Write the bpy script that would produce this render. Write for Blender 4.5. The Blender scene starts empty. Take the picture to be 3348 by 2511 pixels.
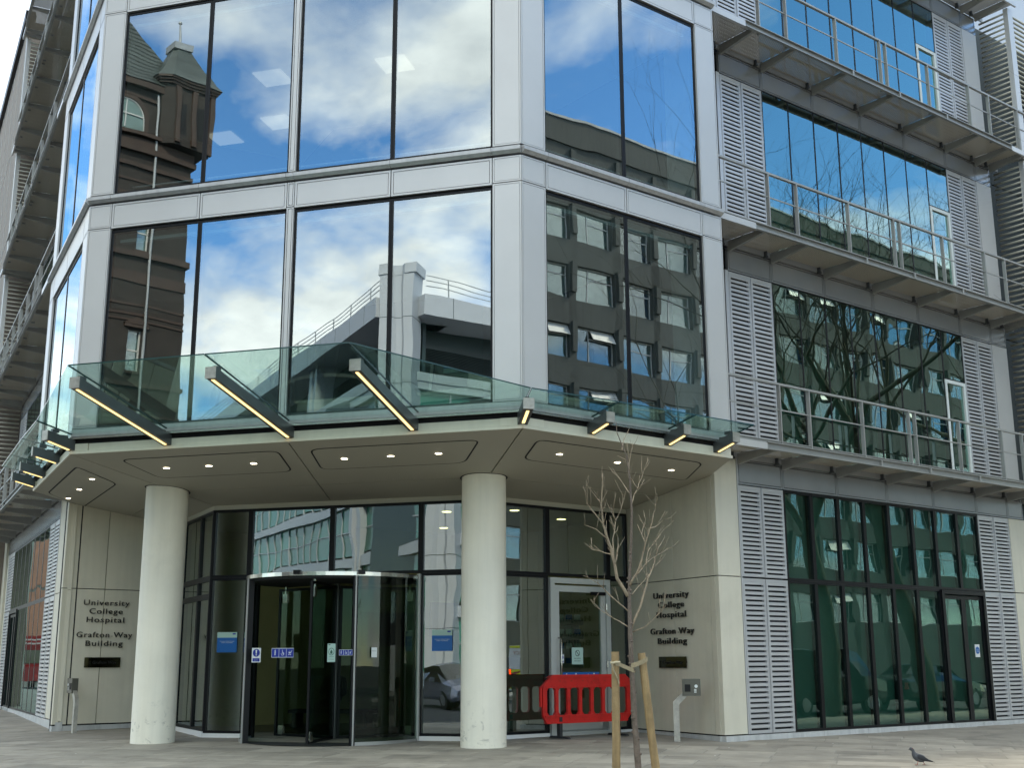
import bpy, bmesh, math, random
from mathutils import Vector, Matrix
RN = random.Random(11)
rad = math.radians
S = bpy.context.scene
COL = S.collection

# ------------------------------------------------------------------ camera
cam_d = bpy.data.cameras.new('camera')
cam = bpy.data.objects.new('camera', cam_d); COL.objects.link(cam)
S.camera = cam
cam_d.sensor_fit = 'HORIZONTAL'; cam_d.sensor_width = 36.0
cam_d.lens = 36.0 * 3955.47 / 3348.0
cam_d.clip_start = 0.1; cam_d.clip_end = 2000
cam.matrix_world = (Matrix.Translation((0, 0, 1.4)) @ Matrix.Rotation(rad(90 + 12.9733), 4, 'X')
                    @ Matrix.Rotation(rad(-0.2234), 4, 'Z'))

# ------------------------------------------------------------------ sky, sun, exposure
SUN_EL, SUN_AZ = 40.0, math.degrees(math.atan2(0.60, 0.80))     # azimuth from +Y towards +X
world = bpy.data.worlds.new('World'); S.world = world; world.use_nodes = True
nt = world.node_tree; nt.nodes.clear()
def N(t, ty, **kw):
    n = t.nodes.new(ty)
    for k, v in kw.items():
        if k.startswith('i_'):
            key = k[2:]
            n.inputs[int(key) if key.isdigit() else key.replace('_', ' ')].default_value = v
        else: setattr(n, k, v)
    return n
def L(t, a, b): t.links.new(a, b)
out = N(nt, 'ShaderNodeOutputWorld'); bg = N(nt, 'ShaderNodeBackground'); bg.inputs['Strength'].default_value = 0.13
sky = N(nt, 'ShaderNodeTexSky', sky_type='NISHITA', sun_disc=False, sun_elevation=rad(SUN_EL), sun_rotation=rad(SUN_AZ),
        air_density=1.0, dust_density=0.0, ozone_density=4.0, altitude=1500.0)
tc = N(nt, 'ShaderNodeTexCoord'); sep = N(nt, 'ShaderNodeSeparateXYZ'); L(nt, tc.outputs['Generated'], sep.inputs[0])
zc = N(nt, 'ShaderNodeMath', operation='MAXIMUM', i_1=0.0); L(nt, sep.outputs['Z'], zc.inputs[0])
za = N(nt, 'ShaderNodeMath', operation='ADD', i_1=0.28); L(nt, zc.outputs[0], za.inputs[0])
dx = N(nt, 'ShaderNodeMath', operation='DIVIDE'); L(nt, sep.outputs['X'], dx.inputs[0]); L(nt, za.outputs[0], dx.inputs[1])
dy = N(nt, 'ShaderNodeMath', operation='DIVIDE'); L(nt, sep.outputs['Y'], dy.inputs[0]); L(nt, za.outputs[0], dy.inputs[1])
cx = N(nt, 'ShaderNodeCombineXYZ', i_2=9.1); L(nt, dx.outputs[0], cx.inputs[0]); L(nt, dy.outputs[0], cx.inputs[1])
n1 = N(nt, 'ShaderNodeTexNoise', i_Scale=1.7, i_Detail=10.0, i_Roughness=0.55, i_Distortion=0.25); L(nt, cx.outputs[0], n1.inputs['Vector'])
r1 = N(nt, 'ShaderNodeValToRGB'); L(nt, n1.outputs['Fac'], r1.inputs[0])
r1.color_ramp.elements[0].position = 0.445; r1.color_ramp.elements[0].color = (0, 0, 0, 1)
r1.color_ramp.elements[1].position = 0.575; r1.color_ramp.elements[1].color = (1, 1, 1, 1)
n2 = N(nt, 'ShaderNodeTexNoise', i_Scale=3.3, i_Detail=6.0, i_Roughness=0.6); L(nt, cx.outputs[0], n2.inputs['Vector'])
r2 = N(nt, 'ShaderNodeValToRGB'); L(nt, n2.outputs['Fac'], r2.inputs[0])
r2.color_ramp.elements[0].position = 0.3; r2.color_ramp.elements[0].color = (2.8, 3.1, 3.6, 1)
r2.color_ramp.elements[1].position = 0.7; r2.color_ramp.elements[1].color = (6.0, 6.4, 6.9, 1)
mx = N(nt, 'ShaderNodeMixRGB'); hs = N(nt, 'ShaderNodeHueSaturation', i_Saturation=1.2, i_Value=0.85); L(nt, sky.outputs[0], hs.inputs['Color'])
L(nt, r1.outputs[0], mx.inputs[0]); L(nt, hs.outputs[0], mx.inputs[1]); L(nt, r2.outputs[0], mx.inputs[2])
L(nt, mx.outputs[0], bg.inputs[0]); L(nt, bg.outputs[0], out.inputs[0])

sun_d = bpy.data.lights.new('sun', 'SUN'); sun_d.energy = 1.5; sun_d.angle = rad(11); sun_d.color = (1.0, 0.95, 0.87)
sun = bpy.data.objects.new('sun', sun_d); COL.objects.link(sun)
sv = Vector((math.sin(rad(SUN_AZ)) * math.cos(rad(SUN_EL)), math.cos(rad(SUN_AZ)) * math.cos(rad(SUN_EL)), math.sin(rad(SUN_EL))))
sun.rotation_euler = sv.to_track_quat('Z', 'Y').to_euler(); sun.location = sv * 120
S.view_settings.view_transform = 'Standard'; S.view_settings.look = 'None'
S.view_settings.gamma = 1; S.view_settings.use_curve_mapping = False
S.view_settings.exposure = 1.9
S.view_settings.use_white_balance = True; S.view_settings.white_balance_temperature = 7700; S.view_settings.white_balance_tint = 4
S.render.engine = 'CYCLES'
S.cycles.max_bounces = 12; S.cycles.diffuse_bounces = 3; S.cycles.glossy_bounces = 5
S.cycles.transparent_max_bounces = 24; S.cycles.transmission_bounces = 4
S.cycles.sample_clamp_indirect = 6.0; S.cycles.use_denoising = True
S.cycles.caustics_reflective = False; S.cycles.caustics_refractive = False

# ------------------------------------------------------------------ materials
MATS = {}
def mat(name, col, rough=0.5, metal=0.0, var=0.0, vs=2.0, bump=0.0, bs=30.0, spec=0.5, rnd=0.0, streak=0.0, emit=None, estr=0.0, dirt=0.0, dirts=2.2):
    m = bpy.data.materials.new(name); m.use_nodes = True; t = m.node_tree
    b = t.nodes['Principled BSDF']
    b.inputs['Roughness'].default_value = rough; b.inputs['Metallic'].default_value = metal
    b.inputs['Specular IOR Level'].default_value = spec
    b.inputs['Base Color'].default_value = (*col, 1)
    geo = N(t, 'ShaderNodeNewGeometry')
    cur = None
    def chain(val_socket, lo, hi):
        nonlocal cur
        mr = N(t, 'ShaderNodeMapRange', i_3=lo, i_4=hi); L(t, val_socket, mr.inputs[0])
        mm = N(t, 'ShaderNodeMixRGB', blend_type='MULTIPLY', i_0=1.0)
        if cur is None: mm.inputs[1].default_value = (*col, 1)
        else: L(t, cur, mm.inputs[1])
        L(t, mr.outputs[0], mm.inputs[2]); cur = mm.outputs[0]
        return mr
    if var > 0:
        nz = N(t, 'ShaderNodeTexNoise', i_Scale=vs, i_Detail=5.0, i_Roughness=0.62); L(t, geo.outputs['Position'], nz.inputs['Vector'])
        mr = chain(nz.outputs['Fac'], 1 - var, 1 + var); mr.inputs[1].default_value = 0.3; mr.inputs[2].default_value = 0.7
    if streak > 0:
        mp = N(t, 'ShaderNodeMapping'); mp.inputs['Scale'].default_value = (6, 6, 0.35); L(t, geo.outputs['Position'], mp.inputs[0])
        nz = N(t, 'ShaderNodeTexNoise', i_Scale=1.6, i_Detail=4.0); L(t, mp.outputs[0], nz.inputs['Vector'])
        mr = chain(nz.outputs['Fac'], 1 - streak, 1.0); mr.inputs[1].default_value = 0.34; mr.inputs[2].default_value = 0.56
    if dirt > 0:
        nz = N(t, 'ShaderNodeTexNoise', i_Scale=dirts, i_Detail=8.0, i_Roughness=0.7); L(t, geo.outputs['Position'], nz.inputs['Vector'])
        mr = chain(nz.outputs['Fac'], 1 - dirt, 1.0); mr.inputs[1].default_value = 0.36; mr.inputs[2].default_value = 0.47
    if name == 'column':
        nz = N(t, 'ShaderNodeTexNoise', i_Scale=5.5, i_Detail=7.0, i_Roughness=0.75, i_Distortion=0.6); L(t, geo.outputs['Position'], nz.inputs['Vector'])
        mr0 = N(t, 'ShaderNodeMapRange', i_1=0.55, i_2=0.64, i_3=0.0, i_4=1.0); L(t, nz.outputs['Fac'], mr0.inputs[0])
        sp_ = N(t, 'ShaderNodeSeparateXYZ'); L(t, geo.outputs['Position'], sp_.inputs[0]); mz = N(t, 'ShaderNodeMapRange', i_1=0.35, i_2=0.9, i_3=1.0, i_4=0.0); L(t, sp_.outputs['Z'], mz.inputs[0])
        mu = N(t, 'ShaderNodeMath', operation='MULTIPLY'); L(t, mr0.outputs[0], mu.inputs[0]); L(t, mz.outputs[0], mu.inputs[1]); chain(mu.outputs[0], 1.0, 0.62)
    if rnd > 0:
        oi = N(t, 'ShaderNodeObjectInfo'); chain(oi.outputs['Random'], 1 - rnd, 1 + rnd)
    if cur is not None: L(t, cur, b.inputs['Base Color'])
    if bump > 0:
        nz = N(t, 'ShaderNodeTexNoise', i_Scale=bs, i_Detail=4.0); L(t, geo.outputs['Position'], nz.inputs['Vector'])
        bp = N(t, 'ShaderNodeBump', i_Strength=bump, i_Distance=0.02); L(t, nz.outputs['Fac'], bp.inputs['Height']); L(t, bp.outputs[0], b.inputs['Normal'])
    if emit:
        b.inputs['Emission Color'].default_value = (*emit, 1); b.inputs['Emission Strength'].default_value = estr
    MATS[name] = m; return m
def glass(name, base, trans, refl=(1, 1, 1), wav=0.003, ws=0.7, rough=0.0):
    m = bpy.data.materials.new(name); m.use_nodes = True; t = m.node_tree; t.nodes.clear()
    o = N(t, 'ShaderNodeOutputMaterial'); g = N(t, 'ShaderNodeBsdfGlossy', i_Roughness=rough); g.inputs['Color'].default_value = (*refl, 1)
    tr = N(t, 'ShaderNodeBsdfTransparent'); tr.inputs['Color'].default_value = (*trans, 1)
    fr = N(t, 'ShaderNodeFresnel', i_IOR=1.4); mr = N(t, 'ShaderNodeMapRange', i_1=0.0, i_2=1.0, i_3=base, i_4=1.0); L(t, fr.outputs[0], mr.inputs[0])
    if wav > 0:
        geo = N(t, 'ShaderNodeNewGeometry'); oi = N(t, 'ShaderNodeObjectInfo')
        ml = N(t, 'ShaderNodeMath', operation='MULTIPLY', i_1=37.0); L(t, oi.outputs['Random'], ml.inputs[0])
        va = N(t, 'ShaderNodeVectorMath', operation='ADD'); L(t, geo.outputs['Position'], va.inputs[0]); L(t, ml.outputs[0], va.inputs[1])
        nz = N(t, 'ShaderNodeTexNoise', i_Scale=ws, i_Detail=1.5); L(t, va.outputs[0], nz.inputs['Vector'])
        bp = N(t, 'ShaderNodeBump', i_Strength=1.0, i_Distance=wav); L(t, nz.outputs['Fac'], bp.inputs['Height'])
        L(t, bp.outputs[0], g.inputs['Normal'])
    gb = N(t, 'ShaderNodeNewGeometry'); iv = N(t, 'ShaderNodeMath', operation='SUBTRACT', i_0=1.0); L(t, gb.outputs['Backfacing'], iv.inputs[1])
    mf = N(t, 'ShaderNodeMath', operation='MULTIPLY'); L(t, mr.outputs[0], mf.inputs[0]); L(t, iv.outputs[0], mf.inputs[1])
    ms = N(t, 'ShaderNodeMixShader'); L(t, mf.outputs[0], ms.inputs[0]); L(t, tr.outputs[0], ms.inputs[1]); L(t, g.outputs[0], ms.inputs[2])
    L(t, ms.outputs[0], o.inputs[0]); MATS[name] = m; return m
def glow(name, col, s):
    m = bpy.data.materials.new(name); m.use_nodes = True; t = m.node_tree; t.nodes.clear()
    o = N(t, 'ShaderNodeOutputMaterial'); e = N(t, 'ShaderNodeEmission', i_Strength=s); e.inputs[0].default_value = (*col, 1)
    L(t, e.outputs[0], o.inputs[0]); MATS[name] = m; return m

mat('panel', (0.60, 0.595, 0.585), 0.36, 0.3, var=0.035, vs=0.9, rnd=0.02, spec=0.5)
mat('panel_trim', (0.50, 0.50, 0.50), 0.4, 0.35, var=0.05, vs=1.5, streak=0.12)
mat('spandrel_grey', (0.40, 0.41, 0.42), 0.22, 0.55, var=0.08, vs=1.0, rnd=0.05)
mat('louvre', (0.58, 0.585, 0.60), 0.4, 0.4, var=0.05, vs=2.0, rnd=0.03)
mat('void', (0.006, 0.006, 0.007), 0.8)
mat('frame_black', (0.006, 0.0065, 0.008), 0.4, spec=0.25)
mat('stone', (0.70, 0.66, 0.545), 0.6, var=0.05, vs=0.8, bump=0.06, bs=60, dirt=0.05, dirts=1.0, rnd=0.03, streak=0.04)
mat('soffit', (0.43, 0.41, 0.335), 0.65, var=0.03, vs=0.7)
mat('column', (0.86, 0.815, 0.69), 0.55, var=0.05, vs=1.1, streak=0.05, dirt=0.05, dirts=0.9, bump=0.03, bs=25)
mat('plinth', (0.55, 0.56, 0.56), 0.6, var=0.08, vs=3, streak=0.15)
mat('steel', (0.37, 0.37, 0.355), 0.45, 0.4, var=0.08, vs=2.0)
mat('glass_edge', (0.012, 0.05, 0.043), 0.2)
mat('steel_dark', (0.085, 0.092, 0.094), 0.32, 0.3, var=0.12, vs=3)
mat('steel_bright', (0.55, 0.53, 0.49), 0.25, 1.0, var=0.1, vs=4)
mat('beam_end', (0.42, 0.40, 0.36), 0.5, 0.5, var=0.25, vs=9)
mat('bronze', (0.035, 0.032, 0.028), 0.3, 0.6)
mat('tube', (0.48, 0.46, 0.39), 0.45, 0.3, var=0.06, vs=2)
mat('asphalt', (0.05, 0.05, 0.052), 0.85, var=0.2, vs=1.5, bump=0.3, bs=90)
mat('joint', (0.30, 0.28, 0.24), 0.9, var=0.15, vs=3)
mat('kerb', (0.3, 0.3, 0.29), 0.8, var=0.15, vs=2)
mat('white_paint', (0.8, 0.8, 0.8), 0.4, var=0.03)
mat('door_white', (0.5, 0.52, 0.5), 0.4, 0.2, var=0.04)
mat('lobby_wall', (0.42, 0.38, 0.20), 0.7, var=0.06)
mat('lobby_floor', (0.12, 0.12, 0.11), 0.35, var=0.1)
mat('ceiling_white', (0.6, 0.6, 0.57), 0.8)
mat('room_wall', (0.06, 0.075, 0.08), 0.8, var=0.1)
mat('room_green', (0.045, 0.15, 0.118), 0.7, var=0.15)
mat('frosted_film', (0.026, 0.066, 0.054), 0.6, var=0.1, vs=0.6)
mat('blind', (0.75, 0.8, 0.78), 0.6)
mat('red_plastic', (0.55, 0.012, 0.01), 0.42, var=0.08, vs=5, dirt=0.2, dirts=5)
mat('rubber', (0.02, 0.021, 0.024), 0.7, var=0.2, vs=8)
mat('wood', (0.34, 0.235, 0.115), 0.75, var=0.22, vs=6, streak=0.35, bump=0.25, bs=40)
mat('bark', (0.16, 0.125, 0.10), 0.85, var=0.3, vs=18, bump=0.6, bs=60)
mat('twig', (0.33, 0.26, 0.18), 0.75, var=0.25, vs=8)
mat('strap', (0.33, 0.27, 0.17), 0.8, var=0.2, vs=20)
mat('cord', (0.62, 0.55, 0.38), 0.8)
mat('tree_bark', (0.085, 0.085, 0.062), 0.9, var=0.35, vs=1.6, bump=0.4, bs=12)
mat('concrete', (0.075, 0.083, 0.076), 0.8, var=0.14, vs=0.35, streak=0.2)
mat('concrete_top', (0.30, 0.28, 0.22), 0.8, var=0.1, vs=0.5)
mat('curtain', (0.62, 0.66, 0.64), 0.9, var=0.2, vs=2.5)
mat('curtain_blue', (0.10, 0.16, 0.30), 0.9, var=0.2, vs=2.5)
mat('win_white', (0.62, 0.62, 0.6), 0.5)
mat('brick', (0.037, 0.030, 0.025), 0.85, var=0.25, vs=1.2, streak=0.15)
mat('terracotta', (0.06, 0.038, 0.028), 0.7, var=0.2, vs=1.4)
mat('slate', (0.055, 0.07, 0.065), 0.55, var=0.2, vs=1.2, rnd=0.16)
mat('lead', (0.34, 0.36, 0.37), 0.5, 0.2, var=0.15)
mat('uch_white', (0.50, 0.535, 0.58), 0.4, var=0.03)
mat('uch_green', (0.02, 0.20, 0.155), 0.18, var=0.15, vs=0.3, rnd=0.3)
mat('uch_dark', (0.02, 0.04, 0.04), 0.3)
mat('brown_clad', (0.24, 0.20, 0.17), 0.7, var=0.12, vs=8)
mat('rust_clad', (0.17, 0.05, 0.024), 0.55, var=0.3, vs=1.2, rnd=0.1)
mat('skin', (0.45, 0.26, 0.19), 0.5)
mat('cloth_dark', (0.012, 0.013, 0.016), 0.9)
mat('cloth_trousers', (0.02, 0.022, 0.03), 0.9)
mat('hair_dark', (0.02, 0.015, 0.012), 0.7)
mat('sign_blue', (0.008, 0.03, 0.30), 0.35)
mat('sign_midblue', (0.01, 0.13, 0.42), 0.35)
mat('sign_white', (0.75, 0.78, 0.78), 0.4)
mat('sign_mint', (0.42, 0.60, 0.54), 0.4)
mat('sign_green', (0.02, 0.10, 0.07), 0.4)
mat('ink', (0.01, 0.01, 0.012), 0.4)
mat('poster_blue', (0.012, 0.02, 0.07), 0.5)
mat('plaque', (0.03, 0.028, 0.015), 0.04, 0.9)
mat('mat_black', (0.02, 0.022, 0.022), 0.9)
mat('tyre', (0.015, 0.015, 0.016), 0.8)
mat('rim', (0.4, 0.4, 0.42), 0.3, 0.9)
mat('car_silver', (0.33, 0.34, 0.42), 0.22, 0.7)
mat('car_black', (0.012, 0.014, 0.016), 0.12, 0.2)
mat('car_white', (0.72, 0.72, 0.74), 0.3)
mat('lorry_red', (0.3, 0.012, 0.014), 0.35, var=0.1)
mat('hi_yellow', (0.72, 0.75, 0.02), 0.4)
mat('hi_red', (0.35, 0.03, 0.015), 0.4)
mat('car_glass', (0.01, 0.012, 0.014), 0.04)
mat('pigeon_grey', (0.075, 0.08, 0.09), 0.75, var=0.35, vs=45)
mat('pigeon_dark', (0.02, 0.021, 0.026), 0.6, var=0.4, vs=60)
mat('pigeon_leg', (0.35, 0.12, 0.10), 0.6)
mat('gum', (0.75, 0.75, 0.72), 0.8)
mat('leaf_dry', (0.2, 0.12, 0.05), 0.8)
glass('glass_upper', 0.38, (0.72, 0.80, 0.80), (0.86, 0.95, 1.0), 0.0035, 0.55)
glass('glass_ground', 0.15, (0.72, 0.9, 0.85), (0.72, 1.0, 0.93), 0.004, 0.8)
glass('glass_wing', 0.30, (0.55, 0.78, 0.72), (0.76, 1.0, 0.95), 0.004, 0.8)
glass('glass_entry', 0.27, (0.60, 0.68, 0.62), (0.88, 0.97, 1.0), 0.0035, 0.8)
glass('glass_drum', 0.01, (0.50, 0.60, 0.55), (0.9, 1.0, 0.97), 0.002, 0.8)
glass('glass_canopy', 0.20, (0.80, 0.90, 0.87), (0.85, 1.0, 0.97), 0.001, 0.6)
glass('glass_door', 0.06, (0.6, 0.68, 0.62), (0.9, 1.0, 0.97), 0.002, 0.8)
glass('glass_far', 0.22, (0.65, 0.75, 0.75), (0.9, 1, 1), 0.004, 0.6)
glow('led', (1.0, 0.74, 0.36), 0.6)
glow('downlight', (1.0, 0.93, 0.80), 5.0)
glow('room_light', (1.0, 0.92, 0.86), 0.13)
glow('room_light_warm', (1.0, 0.85, 0.5), 3.0)
glow('headlamp', (1.0, 0.93, 0.75), 9.0)
glow('tail_lamp', (1.0, 0.08, 0.02), 1.2)
# paving: one stone, each slab its own tone
m = mat('paving', (0.345, 0.312, 0.262), 0.78, var=0.2, vs=1.5, bump=0.25, bs=35, rnd=0.2, dirt=0.24, dirts=1.3)
# expanded-metal walkway mesh: open diamonds
def grating():
    m = bpy.data.materials.new('grating'); m.use_nodes = True; t = m.node_tree; b = t.nodes['Principled BSDF']
    b.inputs['Base Color'].default_value = (0.62, 0.57, 0.48, 1); b.inputs['Roughness'].default_value = 0.6; b.inputs['Metallic'].default_value = 0.2
    tcn = N(t, 'ShaderNodeTexCoord'); w = []
    for a in (35, -35):
        mp = N(t, 'ShaderNodeMapping'); mp.inputs['Rotation'].default_value = (0, 0, rad(a)); L(t, tcn.outputs['Object'], mp.inputs[0])
        wv = N(t, 'ShaderNodeTexWave', bands_direction='X', i_Scale=8.0); L(t, mp.outputs[0], wv.inputs[0]); w.append(wv)
    mn = N(t, 'ShaderNodeMath', operation='MAXIMUM'); L(t, w[0].outputs['Fac'], mn.inputs[0]); L(t, w[1].outputs['Fac'], mn.inputs[1])
    gt = N(t, 'ShaderNodeMath', operation='GREATER_THAN', i_1=0.60); L(t, mn.outputs[0], gt.inputs[0])
    tr = N(t, 'ShaderNodeBsdfTransparent'); ms = N(t, 'ShaderNodeMixShader')
    L(t, gt.outputs[0], ms.inputs[0]); L(t, tr.outputs[0], ms.inputs[1]); L(t, b.outputs[0], ms.inputs[2])
    L(t, ms.outputs[0], t.nodes['Material Output'].inputs[0]); MATS['grating'] = m
grating()

# ------------------------------------------------------------------ helpers
class FR:
    """a vertical working frame: x along a wall (left to right as seen), y into the wall, z up"""
    def __init__(s, ox, oy, a): s.ox, s.oy, s.a = ox, oy, a; s.c, s.s = math.cos(a), math.sin(a)
    def p(s, x, y, z=0.0): return Vector((s.ox + x * s.c - y * s.s, s.oy + x * s.s + y * s.c, z))
    def sub(s, x, y, da): v = s.p(x, y); return FR(v.x, v.y, s.a + da)
    def inv(s, w): X, Y = w[0] - s.ox, w[1] - s.oy; return (X * s.c + Y * s.s, -X * s.s + Y * s.c)
FW = FR(0, 0, 0)
F0 = (0.15608, 17.26904); G0 = (-7.16937, 19.37096)
FA = FR(*F0, math.atan2(-0.27581, 0.96121))
FB = FR(*F0, math.atan2(0.61631, 0.78751))
FD = FR(*G0, math.atan2(-0.88514, 0.46532))
YC = 0.9535                                      # the wings stand this far behind the corner block
LEN_A, LEN_B, LEN_D = 7.62, 4.48, 4.85

def tag(o, label=None, cat=None, group=None, kind=None):
    if label: o['label'] = label
    if cat: o['category'] = cat
    if group: o['group'] = group
    if kind: o['kind'] = kind
    return o
def empty(name, loc, rz=0.0, label=None, cat=None, group=None):
    o = bpy.data.objects.new(name, None); COL.objects.link(o); o.empty_display_size = 0.3
    o.location = loc; o.rotation_euler = (0, 0, rz)
    return tag(o, label, cat, group)
def basis(o): return Matrix.LocRotScale(o.location, o.rotation_euler, o.scale)
def worldm(o): return (worldm(o.parent) @ o.matrix_parent_inverse if o.parent else Matrix()) @ basis(o)
def keep(o, par):
    """parent while the child's own numbers stay world numbers"""
    if par is not None:
        o.parent = par; o.matrix_parent_inverse = worldm(par).inverted()
    return o
def mesh(name, v, f, m=None, smooth=False, mi=None, ms=None):
    me = bpy.data.meshes.new(name); me.from_pydata([tuple(q) for q in v], [], f)
    for x in (ms or ([m] if m else [])): me.materials.append(MATS[x])
    if mi: me.polygons.foreach_set('material_index', mi)
    if smooth: me.polygons.foreach_set('use_smooth', [True] * len(me.polygons))
    me.update(); return me
def obj(name, me, par=None, loc=(0, 0, 0), rz=0.0, local=False):
    o = bpy.data.objects.new(name, me); COL.objects.link(o); o.location = loc; o.rotation_euler = (0, 0, rz)
    if par is not None:
        if local: o.parent = par
        else: keep(o, par)
    return o
BF = [(0, 3, 2, 1), (4, 5, 6, 7), (0, 1, 5, 4), (1, 2, 6, 5), (2, 3, 7, 6), (3, 0, 4, 7)]
def bv(x0, x1, y0, y1, z0, z1): return [(x0, y0, z0), (x1, y0, z0), (x1, y1, z0), (x0, y1, z0), (x0, y0, z1), (x1, y0, z1), (x1, y1, z1), (x0, y1, z1)]
class MB:
    def __init__(s): s.v = []; s.f = []; s.mi = []
    def add(s, v, f, mi=0):
        n = len(s.v); s.v += [tuple(q) for q in v]; s.f += [tuple(i + n for i in q) for q in f]; s.mi += [mi] * len(f); return s
    def box(s, x0, x1, y0, y1, z0, z1, mi=0): return s.add(bv(min(x0,x1), max(x0,x1), min(y0,y1), max(y0,y1), min(z0,z1), max(z0,z1)), BF, mi)
    def ring(s, x0, x1, y0, y1, z0, z1, t, mi=0):          # a picture-frame in the wall plane
        s.box(x0, x1, y0, y1, z0, z0 + t, mi); s.box(x0, x1, y0, y1, z1 - t, z1, mi)
        s.box(x0, x0 + t, y0, y1, z0 + t, z1 - t, mi); return s.box(x1 - t, x1, y0, y1, z0 + t, z1 - t, mi)
    def tube(s, pts, rs, n=8, mi=0, cap=True):
        pts = [Vector(p) for p in pts]
        if not isinstance(rs, (list, tuple)): rs = [rs] * len(pts)
        b = len(s.v); prev = None
        for i, p in enumerate(pts):
            d = (pts[min(i + 1, len(pts) - 1)] - pts[max(i - 1, 0)])
            d = d.normalized() if d.length > 1e-9 else Vector((0, 0, 1))
            if prev is None: u = d.orthogonal().normalized()
            else:
                u = prev - d * prev.dot(d); u = u.normalized() if u.length > 1e-6 else d.orthogonal().normalized()
            prev = u; w = d.cross(u)
            for k in range(n):
                a = 2 * math.pi * k / n; s.v.append(tuple(p + (u * math.cos(a) + w * math.sin(a)) * rs[i]))
        for i in range(len(pts) - 1):
            for k in range(n):
                a, c = b + i * n + k, b + i * n + (k + 1) % n
                s.f.append((a, c, c + n, a + n)); s.mi.append(mi)
        if cap:
            s.f.append(tuple(b + k for k in reversed(range(n)))); s.mi.append(mi)
            e = b + (len(pts) - 1) * n; s.f.append(tuple(e + k for k in range(n))); s.mi.append(mi)
        return s
    def lathe(s, prof, n=32, c=(0, 0), mi=0, a0=0, a1=2 * math.pi):
        full = abs(a1 - a0 - 2 * math.pi) < 1e-6; m_ = n if full else n + 1; b = len(s.v)
        for r, z in prof:
            for k in range(m_):
                a = a0 + (a1 - a0) * k / n; s.v.append((c[0] + r * math.cos(a), c[1] + r * math.sin(a), z))
        for i in range(len(prof) - 1):
            for k in range(n):
                k2 = (k + 1) % m_; s.f.append((b + i * m_ + k, b + i * m_ + k2, b + (i + 1) * m_ + k2, b + (i + 1) * m_ + k)); s.mi.append(mi)
        return s
    def prism(s, poly, z0, z1, mi=0):
        n = len(poly); b = [(p[0], p[1], z0) for p in poly] + [(p[0], p[1], z1) for p in poly]
        return s.add(b, [tuple(reversed(range(n))), tuple(range(n, 2 * n))] + [(i, (i + 1) % n, (i + 1) % n + n, i + n) for i in range(n)], mi)
    def me(s, name, *ms, smooth=False): return mesh(name, s.v, s.f, smooth=smooth, mi=s.mi, ms=ms)
    def build(s, name, ms, par=None, fr=FW, x=0, y=0, z=0, smooth=False, local=False):
        return obj(name, s.me(name, *(ms if isinstance(ms, (list, tuple)) else [ms]), smooth=smooth), par, fr.p(x, y, z) if not local else (x, y, z), fr.a if not local else 0, local)
CACHE = {}
def cached(key, fn):
    if key not in CACHE: CACHE[key] = fn()
    return CACHE[key]
def bx(fr, name, x0, x1, y0, y1, z0, z1, m, par=None):
    d = tuple(round(q, 4) for q in (x1 - x0, y1 - y0, z1 - z0))
    me = cached(('box', d, m), lambda: MB().box(0, d[0], 0, d[1], 0, d[2]).me(name, m))
    return obj(name, me, par, fr.p(x0, y0, z0), fr.a)
def framed(fr, name, x0, x1, z0, z1, m, par, y=0.0, bd=0.032, gap=0.012, th=0.06):
    """a metal panel: border, dark recessed joint line, flat middle"""
    d = (round(x1 - x0, 4), round(z1 - z0, 4), bd, gap, th)
    def mk():
        b = MB(); b.ring(0, d[0], 0, th, 0, d[1], bd); b.box(bd + gap, d[0] - bd - gap, 0.002, th, bd + gap, d[1] - bd - gap)
        b.box(bd * .5, d[0] - bd * .5, th * .6, th + .01, bd * .5, d[1] - bd * .5, 1)
        return b.me(name, m, 'void')
    return obj(name, cached(('framed', d, m), mk), par, fr.p(x0, y, z0), fr.a)
def window(fr, name, x0, x1, z0, z1, gm, par, y=0.06, t=0.035, fm='frame_black', dp=0.08, gl=0.012):
    d = (round(x1 - x0, 4), round(z1 - z0, 4), t, dp)
    w = obj(name, cached(('win', d, fm), lambda: MB().ring(0, d[0], 0, dp, 0, d[1], t).me(name, fm)), par, fr.p(x0, y, z0), fr.a)
    pn_ = obj('pane', cached(('pane', d, gm), lambda: MB().box(0, d[0] - 2 * t + .004, 0, .012, 0, d[1] - 2 * t + .004).me('pane', gm)), w, fr.p(x0 + t - .002, y + gl, z0 + t - .002), fr.a)
    pn_.rotation_euler = (RN.uniform(-.0009, .0009), 0, fr.a + RN.uniform(-.0012, .0012))
    return w
def text_mesh(txt, m, width=None, size=0.1, ext=0.01, off=0.0, align='CENTER', sy=1.0, spacing=1.0):
    cu = bpy.data.curves.new('lettering', 'FONT'); cu.body = txt; cu.size = size; cu.extrude = ext; cu.offset = off
    cu.align_x = align; cu.resolution_u = 3; cu.space_character = spacing
    to = bpy.data.objects.new('lettering_source', cu); COL.objects.link(to)
    bpy.context.view_layer.update()
    me = bpy.data.meshes.new_from_object(to.evaluated_get(bpy.context.evaluated_depsgraph_get()))
    bpy.data.objects.remove(to); bpy.data.curves.remove(cu)
    xs = [v.co.x for v in me.vertices]; k = 1.0
    if width and xs: k = width / (max(xs) - min(xs))
    for v in me.vertices: v.co = Vector((v.co.x * k, -v.co.z, v.co.y * sy))
    me.materials.clear(); me.materials.append(MATS[m]); me.name = 'lettering'
    return me
def pz(x, y):
    """height of the pavement: it falls gently from the building to the kerb"""
    a = -(FA.inv((x, y))[1]) + 3.7; b = -(FB.inv((x, y))[1]) + YC; d = -(FD.inv((x, y))[1]) + 0.9
    return min(0.10 - 0.018 * a, 0.085 - 0.018 * b, 0.21 - 0.034 * d)

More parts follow.
